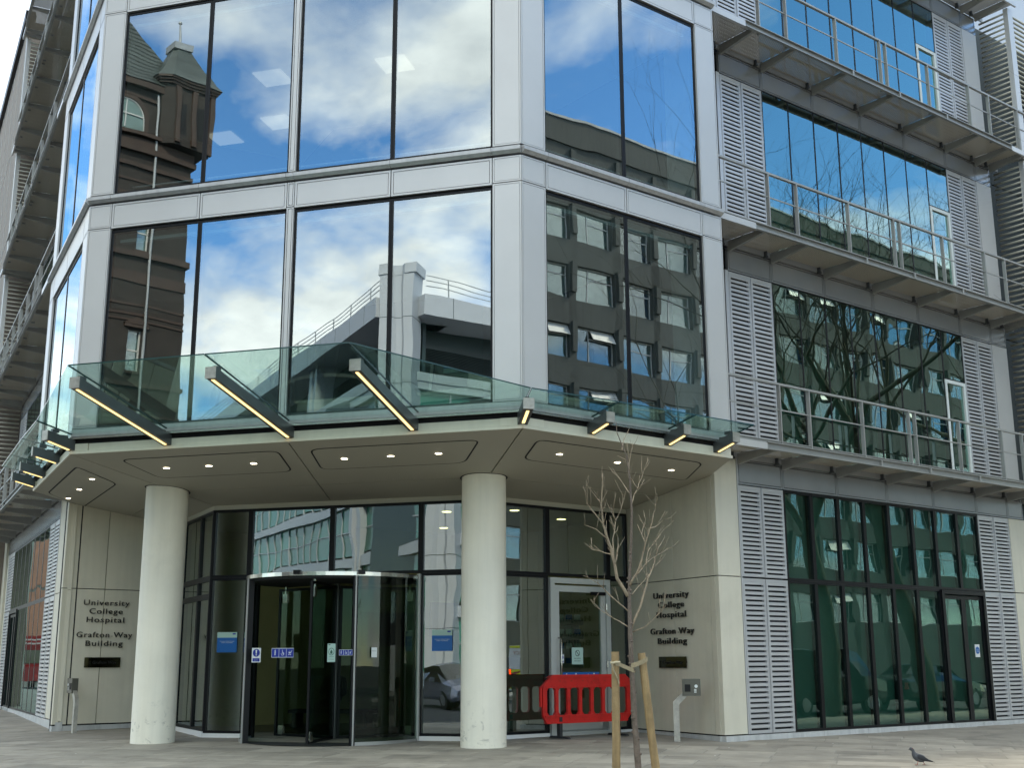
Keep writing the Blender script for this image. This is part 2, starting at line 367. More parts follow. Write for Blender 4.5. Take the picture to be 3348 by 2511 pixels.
# ------------------------------------------------------------------ setting: road, pavement, kerb
obj_road = mesh('road', [(-400, -400, -0.16), (400, -400, -0.16), (400, 400, -0.16), (-400, 400, -0.16)], [(0, 1, 2, 3)], 'asphalt')
tag(obj('road', obj_road), kind='structure')
def w2(fr, x, y): v = fr.p(x, y); return (v.x, v.y)
KERB_A, KERB_B, KERB_D = -6.2, YC - 6.2, 0.9 - 5.0
def meet(f1, y1, f2, y2):
    p = f1.p(0, y1); q = f2.p(0, y2); d1 = Vector((f1.c, f1.s)); d2 = Vector((f2.c, f2.s))
    den = d1.x * d2.y - d1.y * d2.x; w = q - p
    t = (w.x * d2.y - w.y * d2.x) / den; return (p.x + d1.x * t, p.y + d1.y * t)
kGA, kAB = meet(FD, KERB_D, FA, KERB_A), meet(FA, KERB_A, FB, KERB_B)
pav_out = [w2(FD, -60, KERB_D), kGA, kAB, w2(FB, 75, KERB_B)]
pav_in = [w2(FD, -60, 4), meet(FD, 4, FA, 5), meet(FA, 5, FB, 4), w2(FB, 75, 4)]
# sunken bed that shows as mortar between the slabs
mb = MB()
for i in range(3):
    a, b, c, d = pav_out[i], pav_out[i + 1], pav_in[i + 1], pav_in[i]
    n = 24; mm = 6; vs = []
    for j in range(n + 1):
        for k in range(mm + 1):
            u, w = j / n, k / mm
            x = (a[0] * (1 - u) + b[0] * u) * (1 - w) + (d[0] * (1 - u) + c[0] * u) * w
            y = (a[1] * (1 - u) + b[1] * u) * (1 - w) + (d[1] * (1 - u) + c[1] * u) * w
            vs.append((x, y, pz(x, y) - 0.004))
    mb.add(vs, [(j * (mm + 1) + k, (j + 1) * (mm + 1) + k, (j + 1) * (mm + 1) + k + 1, j * (mm + 1) + k + 1) for j in range(n) for k in range(mm)])
pavement = tag(mb.build('pavement', 'joint'), kind='structure')
# kerb stones
mb = MB()
def kerb_run(a, b):
    v = Vector((b[0] - a[0], b[1] - a[1])); Ln = v.length; v /= Ln; n_ = Vector((-v.y, v.x)); k = int(Ln / 0.95)
    for i in range(k):
        t0, t1 = i * Ln / k + .004, (i + 1) * Ln / k - .004; P = []
        for t, w in ((t0, 0), (t1, 0), (t1, .15), (t0, .15)):
            x, y = a[0] + v.x * t + n_.x * w, a[1] + v.y * t + n_.y * w; P.append((x, y))
        z = [pz(*p) for p in P]
        mb.add([(p[0], p[1], -.2) for p in P] + [(p[0], p[1], q + .006) for p, q in zip(P, z)], BF)
for i in range(3): kerb_run(pav_out[i], pav_out[i + 1])
tag(mb.build('kerb', 'kerb'), kind='structure')
# paving slabs, coursed along the entrance front
slabs = []
def inside_building(x, y):
    dA, dB, dD = FA.inv((x, y))[1], FB.inv((x, y))[1], FD.inv((x, y))[1]
    return (dB > YC + .15 and dD > 1.05 and dA > 4.0) or (dB > YC + .15 and FB.inv((x, y))[0] > 5.6) or (dD > 1.05 and FD.inv((x, y))[0] < -6.2)
yy = -6.0
row = 0
while yy < 19:
    wd = (0.60, 0.52, 0.60, 0.68)[row % 4]; xx = -34 + RN.random()
    while xx < 26:
        ln = RN.choice((0.62, 0.75, 0.9, 0.9, 1.05))
        cxy = FA.p(xx + ln / 2, yy + wd / 2)
        r_ = abs(cxy.x) / max(cxy.y, 1)
        okk = cxy.y > 13.2 and r_ < 0.52 and not inside_building(cxy.x, cxy.y)
        kb = -FB.inv((cxy.x, cxy.y))[1] < -KERB_B - .3 and -FD.inv((cxy.x, cxy.y))[1] < -KERB_D - .3 and yy > KERB_A + .2
        if okk and kb: slabs.append((xx, xx + ln, yy, yy + wd, (cxy.x ** 2 + cxy.y ** 2) ** .5))
        xx += ln
    yy += wd; row += 1
slabs.sort(key=lambda s: s[4])
def slab_geo(s):
    g = 0.008; t = RN.uniform(-.0015, .0015); P = [FA.p(x, y) for x, y in ((s[0] + g, s[2] + g), (s[1] - g, s[2] + g), (s[1] - g, s[3] - g), (s[0] + g, s[3] - g))]
    zs = [pz(p.x, p.y) + t + RN.uniform(-.001, .001) for p in P]; c = sum((p for p in P), Vector()) / 4; e = 0.010
    top = [(p + (c - p).normalized() * e, z) for p, z in zip(P, zs)]
    v = [(p.x, p.y, z - .05) for p, z in zip(P, zs)] + [(p.x, p.y, z - .006) for p, z in zip(P, zs)] + [(p.x, p.y, z) for p, z in top]
    f = [(8, 9, 10, 11)] + [(i, (i + 1) % 4, (i + 1) % 4 + 4, i + 4) for i in range(4)] + [(i + 4, (i + 1) % 4 + 4, (i + 1) % 4 + 8, i + 8) for i in range(4)]
    return v, f
rest = MB()
for i, s in enumerate(slabs):
    v, f = slab_geo(s)
    if i < 300:
        c = Vector(v[8]); me = mesh('paving_slab', [(Vector(q) - c) for q in v], f, 'paving'); obj('paving_slab', me, pavement, c)
    else: rest.add(v, f)
if rest.v: tag(rest.build('paving_slabs_further_off', 'paving', pavement), kind='stuff')

# ------------------------------------------------------------------ the hospital building: corner block
HB = empty('hospital_building', (*F0, 0), 0, 'pale grey hospital block with angled glass corner, round columns and glass canopy', 'building')
ZW = [(5.13, 8.52), (9.17, 12.55), (13.20, 16.6)]         # window heights per storey of the corner block
def face(fr, x0, x1, panes, mull=None, endl=True, endr=True):
    """x0..x1 whole face; panes = list of (a,b); the rest at the ends is pilaster"""
    a, b = panes[0][0], panes[-1][1]
    for zi, (z0, z1) in enumerate(ZW):
        for pa, pb in panes: window(fr, 'window', pa + .002, pb - .002, z0, z1, 'glass_upper', HB, y=0.035)
        spans = panes
        for pa, pb in spans: framed(fr, 'spandrel_panel', pa + .008, pb - .008, z1 + .03, z1 + .47, 'panel', HB, gap=.009)
        # ledge with sloping top
        for pa, pb in [(x0, a)] + list(panes) + [(b, x1)] + ([mull] if mull else []):
            w = pb - pa - .006
            me = cached(('ledge', round(w, 4)), lambda: mesh('ledge', [(0, -.02, 0), (w, -.02, 0), (w, .05, 0), (0, .05, 0), (0, -.075, .045), (w, -.075, .045), (0, -.075, .105), (w, -.075, .105), (0, .05, .135), (w, .05, .135)],
                [(0, 3, 2, 1), (0, 1, 5, 4), (4, 5, 7, 6), (6, 7, 9, 8), (8, 9, 2, 3), (0, 4, 6, 8, 3), (1, 2, 9, 7, 5)], 'panel_trim'))
            obj('ledge', me, HB, fr.p(pa + .003, 0, z1 + .502), fr.a)
        for (pa, pb) in ((x0, a), (b, x1)):
            framed(fr, 'pilaster_panel', pa + .006, pb - .006, z0 + .01, z1 + .04, 'panel', HB, bd=.022, gap=.006)
            framed(fr, 'pilaster_panel', pa + .006, pb - .006, z1 + .055, z1 + .47, 'panel', HB, bd=.022, gap=.006)
        if mull:
            framed(fr, 'mullion_panel', mull[0] + .004, mull[1] - .004, z0 + .01, z1 + .04, 'panel', HB, bd=.02, gap=.01)
            framed(fr, 'mullion_panel', mull[0] + .004, mull[1] - .004, z1 + .055, z1 + .47, 'panel', HB, bd=.02, gap=.01)
        # blind rail just inside the glass head and low rail
        bx(fr, 'blind_rail', a + .05, b - .05, .22, .30, z1 - .16, z1 - .10, 'blind', HB)
        if zi > 0: bx(fr, 'safety_rail', a + .05, b - .05, .45, .48, z0 + .28, z0 + .30, 'panel_trim', HB)
    # dark carrier behind the solid strips
    mbk = MB()
    zz = [(4.95, ZW[0][0])] + [(ZW[i][1], ZW[i + 1][0]) for i in range(2)] + [(ZW[2][1], 17.5)]
    for z0, z1 in zz: mbk.box(x0 + .1, x1 - .1, .075, .17, z0 - .03, z1 + .03)
    for pa, pb in ((x0, a), (b, x1)) + ((mull,) if mull else ()): mbk.box(pa + .02, pb - .02, .078, .168, 4.95, 17.5)
    mbk.build('facade_carrier', 'void', HB, fr)
    # sill upstand over the canopy
    bx(fr, 'sill', x0, x1, -.01, .16, 5.005, 5.125, 'panel_trim', HB)
face(FA, -LEN_A, 0.0, [(-7.18, -5.51), (-5.51, -3.93), (-3.80, -2.135), (-2.135, -.465)], mull=(-3.93, -3.80))
face(FB, 0.0, LEN_B, [(.483, 2.2), (2.2, 3.99)])
face(FD, -LEN_D, 0.0, [(-4.32, -2.5), (-2.5, -.53)])
# floors, ceilings and back walls behind the glass
def plan(inset):
    return [w2(FD, -LEN_D, inset), meet(FD, inset, FA, inset), meet(FA, inset, FB, inset), w2(FB, LEN_B, inset)]
core = [w2(FB, LEN_B, 7.0), w2(FD, -LEN_D, 7.0)]
for z0, z1 in ((4.85, 5.0), (8.62, 9.1), (12.65, 13.1), (16.7, 17.45)):
    MB().prism(plan(.18) + core, z0, z1).build('floor_slab', 'ceiling_white', HB)
for z0, z1 in ((5.0, 8.62), (9.1, 12.65), (13.1, 16.7)):
    q = [w2(FD, -LEN_D + .1, 5.2), meet(FD, 5.2, FA, 5.6), meet(FA, 5.6, FB, 5.2), w2(FB, LEN_B - .1, 5.2)]
    mbk = MB()
    for i in range(3):
        a, b = q[i], q[i + 1]
        mbk.add([(a[0], a[1], z0), (b[0], b[1], z0), (b[0], b[1], z1), (a[0], a[1], z1)], [(0, 1, 2, 3)])
    for a, b in ((q[0], w2(FD, -LEN_D + .1, 1.0)), (q[3], w2(FB, LEN_B - .1, 1.1))): mbk.add([(a[0], a[1], z0), (b[0], b[1], z0), (b[0], b[1], z1), (a[0], a[1], z1)], [(0, 1, 2, 3)])
    mbk.build('room_wall', 'room_wall', HB)
for fr, x, y, z, rz in ((FA, -6.2, 2.75, 12.62, 0), (FA, -3.7, 2.9, 12.62, 0), (FA, -8.5, 5.0, 12.62, 0), (FA, -7.0, 4.6, 12.62, 0)):
    bx(fr, 'ceiling_light', x, x + .6, y, y + .6, z, z + .015, 'room_light', HB)
# return walls where the corner block steps forward of the wings, and an unseen mass for the upper storeys, heightened to shade the paving
bx(FB, 'return_wall', LEN_B - .12, LEN_B, .03, YC + .2, 4.74, 17.45, 'panel', HB)
bx(FD, 'return_wall', -LEN_D, -LEN_D + .12, .03, 1.05, 4.74, 17.45, 'panel', HB)
MB().prism([w2(FD, -44, 2.6), meet(FD, 2.6, FA, 2.2), meet(FA, 2.2, FB, 2.6), w2(FB, 30, 2.6), w2(FB, 30, 14), w2(FD, -44, 14)], 17.46, 30.0).build('upper_shade_mass', 'panel', HB)

# ------------------------------------------------------------------ soffit over the entrance
SOF = {'A': (FA, .42 / 3.68), 'B': (FB, .42 / 3.7), 'D': (FD, .42 / 2.95)}
def sz(k, x, y): return 4.72 - SOF[k][1] * y
def shrink(poly, g):
    c = (sum(p[0] for p in poly) / len(poly), sum(p[1] for p in poly) / len(poly)); o_ = []
    n = len(poly)
    for i in range(n):
        p, a, b = Vector(poly[i]), Vector(poly[i - 1]), Vector(poly[(i + 1) % n])
        e1, e2 = (p - a).normalized(), (b - p).normalized(); n1, n2 = Vector((-e1.y, e1.x)), Vector((-e2.y, e2.x))
        if n1.dot(Vector(c) - p) < 0: n1, n2 = -n1, -n2
        k = g / max(.2, 1 + n1.dot(n2)); q = p + (n1 + n2) * k; o_.append((q.x, q.y))
    return o_
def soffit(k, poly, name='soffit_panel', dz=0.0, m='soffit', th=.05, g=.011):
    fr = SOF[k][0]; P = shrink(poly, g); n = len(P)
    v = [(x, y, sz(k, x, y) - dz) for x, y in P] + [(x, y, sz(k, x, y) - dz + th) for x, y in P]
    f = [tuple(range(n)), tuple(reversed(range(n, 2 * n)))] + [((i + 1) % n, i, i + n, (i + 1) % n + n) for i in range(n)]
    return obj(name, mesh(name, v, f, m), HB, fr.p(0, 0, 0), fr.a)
J1 = meet(FD, 2.95, FA, 3.68); J2 = meet(FA, 3.68, FB, 3.7)
aJ1, aJ2 = FA.inv(J1), FA.inv(J2); dJ1 = FD.inv(J1); bJ2 = FB.inv(J2)
def lerp(a, b, t): return tuple(p + (q - p) * t for p, q in zip(a, b))
t55 = 2.55 / 3.68
gA, fA = (-LEN_A, 0.0), (0.0, 0.0); g55, f55 = lerp(gA, aJ1, t55), lerp(fA, aJ2, t55)
m0, m55, m1 = (-3.75, 0.0), (-4.40, 2.55), (-4.68, 3.68)
soffit('A', [gA, m0, m55, g55]); soffit('A', [m0, fA, f55, m55]); soffit('A', [g55, m55, m1, aJ1]); soffit('A', [m55, f55, aJ2, m1])
b55 = lerp((0, 0), bJ2, t55)
rB = (5.06, 1.04); rB2 = (5.32, 2.55); rB3 = (5.52, 3.7)
soffit('B', [(0, 0), (LEN_B, 0), rB, rB2, b55]); soffit('B', [b55, rB2, rB3, bJ2])
dG, lD, lD2, lD3 = (0, 0), (-5.46, .76), (-5.86, 2.05), (-6.06, 2.95); d55 = lerp((0, 0), dJ1, t55)
soffit('D', [(-LEN_D, 0), dG, d55, lD2, lD]); soffit('D', [lD2, d55, dJ1, lD3])
MB().prism([w2(FD, -LEN_D + .1, .12), meet(FD, .12, FA, .12), meet(FA, .12, FB, .12), w2(FB, LEN_B - .1, .12), w2(FB, 5.4, 3.6), w2(FD, -5.9, 2.9)], 4.79, 4.84).build('soffit_backing', 'void', HB)
# inset lighting panels with rounded corners, and their downlights
def rounded(poly, r, n=6):
    o_ = []
    for i in range(len(poly)):
        p, a, b = Vector(poly[i]), Vector(poly[i - 1]), Vector(poly[(i + 1) % len(poly)])
        p0, p1 = p + (a - p).normalized() * r, p + (b - p).normalized() * r
        for j in range(n + 1):
            t = j / n; q = p0 * (1 - t) ** 2 + p * 2 * t * (1 - t) + p1 * t * t; o_.append((q.x, q.y))
    return o_
def light_panel(k, poly, lamps):
    fr = SOF[k][0]; P = rounded(poly, .22); Q = shrink(P, .030); n = len(P)
    v = [(x, y, sz(k, x, y) - .003) for x, y in P] + [(x, y, sz(k, x, y) - .003) for x, y in Q]
    obj('shadow_gap', mesh('shadow_gap', v, [(i, (i + 1) % n, (i + 1) % n + n, i + n) for i in range(n)], 'void'), HB, fr.p(0, 0), fr.a)
    lp = soffit(k, Q, 'lighting_panel', dz=.006, th=.012, g=.0)
    for x, y in lamps:
        z = sz(k, x, y) - .007
        d = MB().lathe([(.052, .0), (.075, -.004), (.08, .004)], 20).build('downlight', 'panel_trim', lp, fr, x, y, z)
        MB().lathe([(.0001, -.003), (.052, -.003)], 20).build('lamp', 'downlight', d, fr, x, y, z)
light_panel('A', [(-7.0, .42), (-4.12, .42), (-4.45, 1.64), (-6.98, 1.64)], [(-6.48, 1.03), (-5.69, 1.04), (-4.87, 1.04)])
light_panel('A', [(-3.60, .43), (-.78, .43), (-1.42, 1.64), (-3.93, 1.62)], [(-3.26, 1.04), (-2.46, 1.03), (-1.66, 1.03)])
light_panel('B', [(.58, .38), (4.22, .40), (4.88, 1.47), (1.12, 1.42)], [(1.47, .92), (2.75, .96), (4.03, .99)])
light_panel('D', [(-4.7, .24), (-1.0, .24), (-1.95, 1.1), (-5.72, 1.09)], [(-1.96, .67), (-3.43, .67), (-4.85, .67)])
# fascia in three layers: light lip, recessed panels, channel carrying the glass
for fr, x0, x1, cuts in ((FA, -LEN_A, 0, (-7.3, -5.86, -3.73, -1.72, -.35)), (FB, 0, LEN_B, (.4, 1.35, 3.0)), (FD, -LEN_D, 0, (-4.6, -3.3, -1.6, -.4))):
    bx(fr, 'fascia_lip', x0, x1, -.012, .10, 4.718, 4.762, 'stone', HB)
    xs = [x0] + list(cuts) + [x1]
    for a, b in zip(xs, xs[1:]): bx(fr, 'fascia_panel', a + .004, b - .004, .02 if (b - a) > .6 else .0, .10, 4.768, 4.885, 'stone', HB)
    bx(fr, 'fascia_gap', x0 + .02, x1 - .02, .06, .11, 4.885, 4.96, 'void', HB)
    MB().box(x0, x1, -.05, .05, 4.955, 4.968).box(x0, x1, .0, .03, 4.968, 5.004).box(x0, x1, -.05, -.04, 4.968, 4.985).build('glass_channel', 'steel_bright', HB, fr)

# ------------------------------------------------------------------ glass canopy: beams and panes
def beam(fr, x, Ln, rise, wd=.15, hh=.165):
    """fr's outward direction is -y; the beam climbs from the fascia to its tip"""
    zb = 4.775; y0, y1 = .03, -Ln
    def sec(y, z0, z1): return [(-wd / 2, y, z0), (wd / 2, y, z0), (wd / 2, y, z1), (-wd / 2, y, z1)]
    tip = .12 * (hh)
    v = sec(y0, zb, zb + hh) + sec(y1, zb + rise, zb + rise + hh * .9)
    b = mesh('beam', v, [(0, 1, 2, 3), (7, 6, 5, 4), (0, 4, 5, 1), (1, 5, 6, 2), (2, 6, 7, 3), (3, 7, 4, 0)], ms=['steel_dark'])
    o = obj('beam', b, HB, fr.p(x, 0), fr.a)
    e = .008; yl = y1 + .06
    zf = lambda y: zb + rise * (y0 - y) / (y0 - y1)
    lo = [(-.022, y0 - .06, zf(y0 - .06) - e), (.022, y0 - .06, zf(y0 - .06) - e), (.022, yl, zf(yl) - e), (-.022, yl, zf(yl) - e)]
    obj('light_strip', mesh('light_strip', lo + [(q[0], q[1], q[2] + .006) for q in lo], BF, 'led'), o, fr.p(x, 0), fr.a)
    MB().box(-wd / 2 - .006, wd / 2 + .006, y1 - .012, y1 + .0, zb + rise - .006, zb + rise + hh * .9 + .006).build('end_cap', 'beam_end', o, fr, x, 0)
    MB().box(-.03, .03, y1 + .1, y1 + .22, zb + rise + hh * .86, zb + rise + hh * .9 + .045).box(-.03, .03, -.2, -.08, zf(-.1) + hh * .9, zf(-.1) + hh + .04).build('glass_clamp', 'steel_dark', o, fr, x, 0)
for x, l_, r_ in ((-5.86, 2.42, .41), (-3.735, 2.40, .41), (-1.70, 2.20, .42)): beam(FA, x, l_, r_)
for x in (1.34, 2.98, 4.12): beam(FB, x, .42, .13)
for x in (-1.5, -3.33, -4.70): beam(FD, x, .42, .12)
def bis(f1, f2, at): a = (f1.a + f2.a) / 2; return FR(at[0], at[1], a)
FF, FG = bis(FA, FB, F0), bis(FD, FA, G0)
beam(FF, 0, .42, .15); beam(FG, 0, .46, .12)
def zg(l_): return 5.035 + (.165 * l_ if l_ > 1 else .22 * l_)
def pane3(pts):
    th = .02; P = [Vector(p) for p in pts]; n = len(P); c = sum(P, Vector()) / n
    P = [p + (c - p).normalized() * .012 for p in P]
    nn = (P[1] - P[0]).cross(P[2] - P[0]).normalized(); nn = nn if nn.z > 0 else -nn
    v = [p - c for p in P] + [p - c + nn * th for p in P]
    f = [tuple(reversed(range(n))), tuple(range(n, 2 * n))] + [(i, (i + 1) % n, (i + 1) % n + n, i + n) for i in range(n)]
    return obj('canopy_pane', mesh('canopy_pane', v, f, mi=[0, 0] + [1] * n, ms=['glass_canopy', 'glass_edge']), HB, c)
oF, oG = FF.p(0, -.62, zg(.62)), FG.p(0, -.64, zg(.62))
A_ = lambda x, y: FA.p(x, y, zg(-y) if y < 0 else 5.035)
B_ = lambda x, y: FB.p(x, y, zg(-y) if y < 0 else 5.035)
D_ = lambda x, y: FD.p(x, y, zg(-y) if y < 0 else 5.035)
pane3([A_(-LEN_A, 0), A_(-5.87, 0), A_(-5.87, -2.6), oG])
pane3([A_(-5.87, 0), A_(-3.735, 0), A_(-3.735, -2.6), A_(-5.87, -2.6)])
pane3([A_(-3.735, 0), A_(-1.62, 0), A_(-1.62, -2.6), A_(-3.735, -2.6)])
pane3([A_(-1.62, 0), A_(0, 0), oF, A_(-1.62, -2.6)])
pane3([B_(0, 0), B_(1.34, 0), B_(1.34, -.62), oF]); pane3([B_(1.34, 0), B_(2.98, 0), B_(2.98, -.62), B_(1.34, -.62)]); pane3([B_(2.98, 0), B_(4.36, 0), B_(4.36, -.62), B_(2.98, -.62)])
pane3([D_(0, 0), D_(-1.5, 0), D_(-1.5, -.62), oG]); pane3([D_(-1.5, 0), D_(-3.33, 0), D_(-3.33, -.62), D_(-1.5, -.62)]); pane3([D_(-3.33, 0), D_(-4.85, 0), D_(-4.85, -.62), D_(-3.33, -.62)])

# ------------------------------------------------------------------ columns
for cx_, cy_ in ((-.48, 20.21), (-6.21, 21.66)):
    z0 = pz(cx_, cy_) - .02; pts = [(.375, z0), (.375, z0 + .02), (.371, z0 + .03), (.371, 4.62)]
    MB().lathe(pts, 56).build('column', 'column', HB, FR(cx_, cy_, 0), smooth=True)
    v_ = []
    for k in range(48):
        for r in (.372, .402):
            x, y = cx_ + r * math.cos(k * math.pi / 24), cy_ + r * math.sin(k * math.pi / 24)
            z = min(4.72 - SOF[q][1] * SOF[q][0].inv((x, y))[1] for q in ('A', 'B', 'D')) if cx_ > -1 else min(4.72 - SOF[q][1] * SOF[q][0].inv((x, y))[1] for q in 'AD')
            z = max(4.72 - SOF[q][1] * SOF[q][0].inv((x, y))[1] for q in ('AB' if cx_ > -1 else 'AD'))
            v_.append((x, y, z - .004))
    obj('column_collar', mesh('column_collar', v_, [(2 * k, 2 * k + 1, (2 * k + 3) % 96, (2 * k + 2) % 96) for k in range(48)], 'void'), HB)

# ------------------------------------------------------------------ reveal walls and white corner panels
RV = FR(*w2(FB, 5.06, 1.04), FD.a); LV = FR(*w2(FD, -5.46, .76), FB.a)
def wallpanels(fr, xs, zs, name='wall_panel', m='stone', y=0.0, th=.08, g=.008):
    for a, b in zip(xs, xs[1:]):
        for c, d in zip(zs, zs[1:]): bx(fr, name, a + g, b - g, y, y + th, c + g, d - g, m, HB)
wallpanels(RV, [-2.85, -1.23, -.14, 0.0], [.185, 2.855, 4.75]); wallpanels(LV, [0.0, .14, .866, 1.75, 2.6], [.235, 2.89, 4.75])
bx(RV, 'wall_backing', -2.9, -.02, .05, .2, .05, 4.75, 'void', HB); bx(LV, 'wall_backing', .02, 2.7, .05, .2, .05, 4.75, 'void', HB)
bx(RV, 'plinth', -2.85, .0, -.012, .1, .0, .168, 'plinth', HB); bx(LV, 'plinth', 0, 2.6, -.012, .1, .05, .215, 'plinth', HB)

# ------------------------------------------------------------------ entrance glazing
ET, EZ = 4.215, 2.95
def glz(fr, xs, y, zs, gm='glass_entry', skip=()):
    for i, (a, b) in enumerate(zip(xs, xs[1:])):
        for j, (c, d) in enumerate(zip(zs, zs[1:])):
            if (i, j) in skip: continue
            window(fr, 'entrance_window', a + .001, b - .001, c + .001, d - .001, gm, HB, y=y, t=.048, dp=.10, gl=.035)
aX = [aJ1[0], -6.28, -4.63, -2.91, aJ2[0]]
glz(FA, aX, 3.66, [.17, EZ, ET], skip=((1, 0), (2, 0)))
glz(FB, [bJ2[0], 3.50, 5.0, 5.5], 3.68, [.17, EZ, ET], skip=((1, 0),))
glz(FD, [-6.05, -4.6, -3.2, dJ1[0]], 2.93, [.20, 2.62, EZ, ET])
for fr, a, b, y in ((FA, aJ1[0], aJ2[0], 3.66), (FB, bJ2[0], 5.5, 3.68), (FD, -6.05, dJ1[0], 2.93)):
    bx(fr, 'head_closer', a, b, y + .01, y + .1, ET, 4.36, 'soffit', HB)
for fr, segs, y in ((FA, ((aJ1[0], -6.16), (-2.93, aJ2[0])), 3.66), (FB, ((bJ2[0], 3.5), (5.0, 5.5)), 3.68), (FD, ((-6.05, dJ1[0]),), 2.93)):
    for a, b in segs: bx(fr, 'glazing_plinth', a, b, y - .015, y + .12, .02, .172 if fr is not FD else .2, 'white_paint', HB)
# side door with white frame
dr = MB().ring(0, 1.47, 0, .12, 0, 2.83, .10).build('side_door_frame', 'door_white', HB, FB, 3.515, 3.63, .085)
lf = MB().ring(.0, 1.25, 0, .06, 0, 2.68, .115).box(0, 1.25, 0, .06, .0, .30).build('side_door', 'door_white', HB, FB, 3.625, 3.66, .10)
bx(FB, 'pane', 3.73, 4.77, 3.685, 3.70, .38, 2.68, 'glass_door', lf)
MB().tube([(0, -.01, 0), (0, -.09, .03), (0, -.09, .85), (0, -.01, .88)], .016, 8).build('handle', 'steel_bright', lf, FB, 3.70, 3.65, .95, smooth=True)
MB().box(0, .34, -.05, 0, 0, .06).box(.02, .3, -.09, -.06, .015, .035).build('door_closer', 'frame_black', lf, FB, 4.5, 3.65, 2.62)
for z in (.35, 1.3, 2.35): MB().tube([(0, 0, 0), (0, 0, .12)], .014, 8).build('hinge', 'steel_bright', lf, FB, 4.885, 3.635, z)

# ------------------------------------------------------------------ revolving door
RX, RY, RR = -4.53, 3.74, 1.60
ctr = FA.p(RX, RY); z0r = .075
RD = MB().lathe([(RR + .02, 2.84), (RR + .02, 2.905), (.02, 2.93)], 64).lathe([(RR + .02, 2.84), (.02, 2.84)], 64).build('revolving_door', 'steel_bright', HB, FA, RX, RY, 0)
FRd = FR(ctr.x, ctr.y, FA.a)
def arc(a0, a1, name, m, r0, z0, z1, th=.012, n=14):
    b = MB(); v = []
    for k in range(n + 1):
        a = a0 + (a1 - a0) * k / n
        for r in (r0, r0 + th):
            for z in (z0, z1): v.append((r * math.cos(a), r * math.sin(a), z))
    f = []
    for k in range(n):
        q = k * 4; f += [(q, q + 1, q + 5, q + 4), (q + 2, q + 6, q + 7, q + 3), (q + 1, q + 3, q + 7, q + 5), (q, q + 4, q + 6, q + 2)]
    return obj(name, mesh(name, v, f, m, smooth=False), RD, FRd.p(0, 0), FRd.a)
aL0, aL1, aR0, aR1 = rad(180), rad(226), rad(305), rad(360)
arc(aL0, aL1, 'curved_pane', 'glass_drum', RR, z0r + .06, 2.84); arc(aR0, aR1, 'curved_pane', 'glass_drum', RR, z0r + .06, 2.84)
arc(aL0, aL1, 'curved_rail', 'steel', RR - .02, z0r - .03, z0r + .06, .05); arc(aR0, aR1, 'curved_rail', 'steel', RR - .02, z0r - .03, z0r + .06, .05)
arc(rad(150), rad(390), 'drum_ceiling', 'mat_black', .05, 2.80, 2.83, RR - .08, 30)
for a in (aL0, aL1, aR0, aR1):
    MB().box(-.045, .045, -.04, .04, z0r - .03, 2.84).build('post', 'frame_black', RD, FRd.sub(RR * math.cos(a), RR * math.sin(a), a))
for a in (aL1, aR0):
    MB().box(-.02, .02, -.012, .012, z0r, 2.84).build('post_trim', 'steel', RD, FRd.sub((RR + .05) * math.cos(a), (RR + .05) * math.sin(a), a))
for k, a in enumerate((rad(278), rad(38), rad(158))):
    fs = FRd.sub(0, 0, a)
    w_ = MB().ring(.05, RR - .06, -.02, .02, z0r + .03, 2.76, .05).build('door_wing', 'frame_black', RD, fs)
    keep(w_, RD)
    MB().box(.1, RR - .11, -.006, .006, z0r + .08, 2.71).build('wing_pane', 'glass_drum', RD, fs)
    MB().box(RR - .30, RR - .18, -.03, .03, 2.50, 2.66).box(RR - .26, RR - .22, -.02, .02, 2.66, 2.8).build('pivot_fitting', 'steel_bright', RD, fs)
    MB().box(RR - .30, RR - .18, -.03, .03, z0r + .06, z0r + .22).build('pivot_fitting', 'steel_bright', RD, fs)
MB().tube([(0, 0, z0r), (0, 0, 2.8)], .05, 12).build('centre_shaft', 'steel_dark', RD, FRd)
MB().lathe([(.01, 0), (RR, 0)], 48).build('entrance_mat', 'mat_black', RD, FR(ctr.x, ctr.y, 0), 0, 0, z0r + .012)
for a in (rad(270), rad(308)):
    MB().box(-.06, .06, -.05, .02, 2.86, 2.93).build('motion_sensor', 'frame_black', RD, FRd.sub((RR + .03) * math.cos(a), (RR + .03) * math.sin(a), a + rad(90)))
# bright jamb posts either side of the drum
for x, m_ in ((-6.19, 'steel_dark'), (-2.92, 'door_white')): bx(FA, 'jamb', x - .03, x + .03, 3.60, 3.72, .05, 2.93, m_, HB)

# ------------------------------------------------------------------ lobby
lob = [w2(FD, -6.3, 3.05), meet(FD, 3.05, FA, 3.78), meet(FA, 3.78, FB, 3.8), w2(FB, 5.7, 3.8), w2(FB, 8.6, 10.0), w2(FD, -9.0, 10.0)]
MB().prism(lob, .02, .085).build('lobby_floor', 'lobby_floor', HB)
MB().prism(lob, 4.23, 4.27).build('lobby_ceiling', 'ceiling_white', HB)
bx(FA, 'lobby_wall', -9.5, 3.2, 9.4, 9.5, .08, 4.23, 'lobby_wall', HB)
bx(FB, 'lobby_wall', 2.6, 8.6, 9.0, 9.1, .08, 4.23, 'lobby_wall', HB)
bx(RV, 'lobby_side_wall', -8.5, -2.95, .06, .16, .08, 4.23, 'lobby_wall', HB); bx(LV, 'lobby_side_wall', 2.7, 8.5, .06, .16, .08, 4.23, 'lobby_wall', HB)
for x, y in ((-6.0, 8.6), (-3.0, 5.3), (-4.0, 8.0), (-1.2, 7.2), (-1.7, 5.5)):
    v = FA.p(x, y, 4.222); d = MB().lathe([(.0001, 0), (.09, 0)], 18).build('lobby_downlight', 'room_light_warm', HB, FR(v.x, v.y, 0), 0, 0, 4.222)
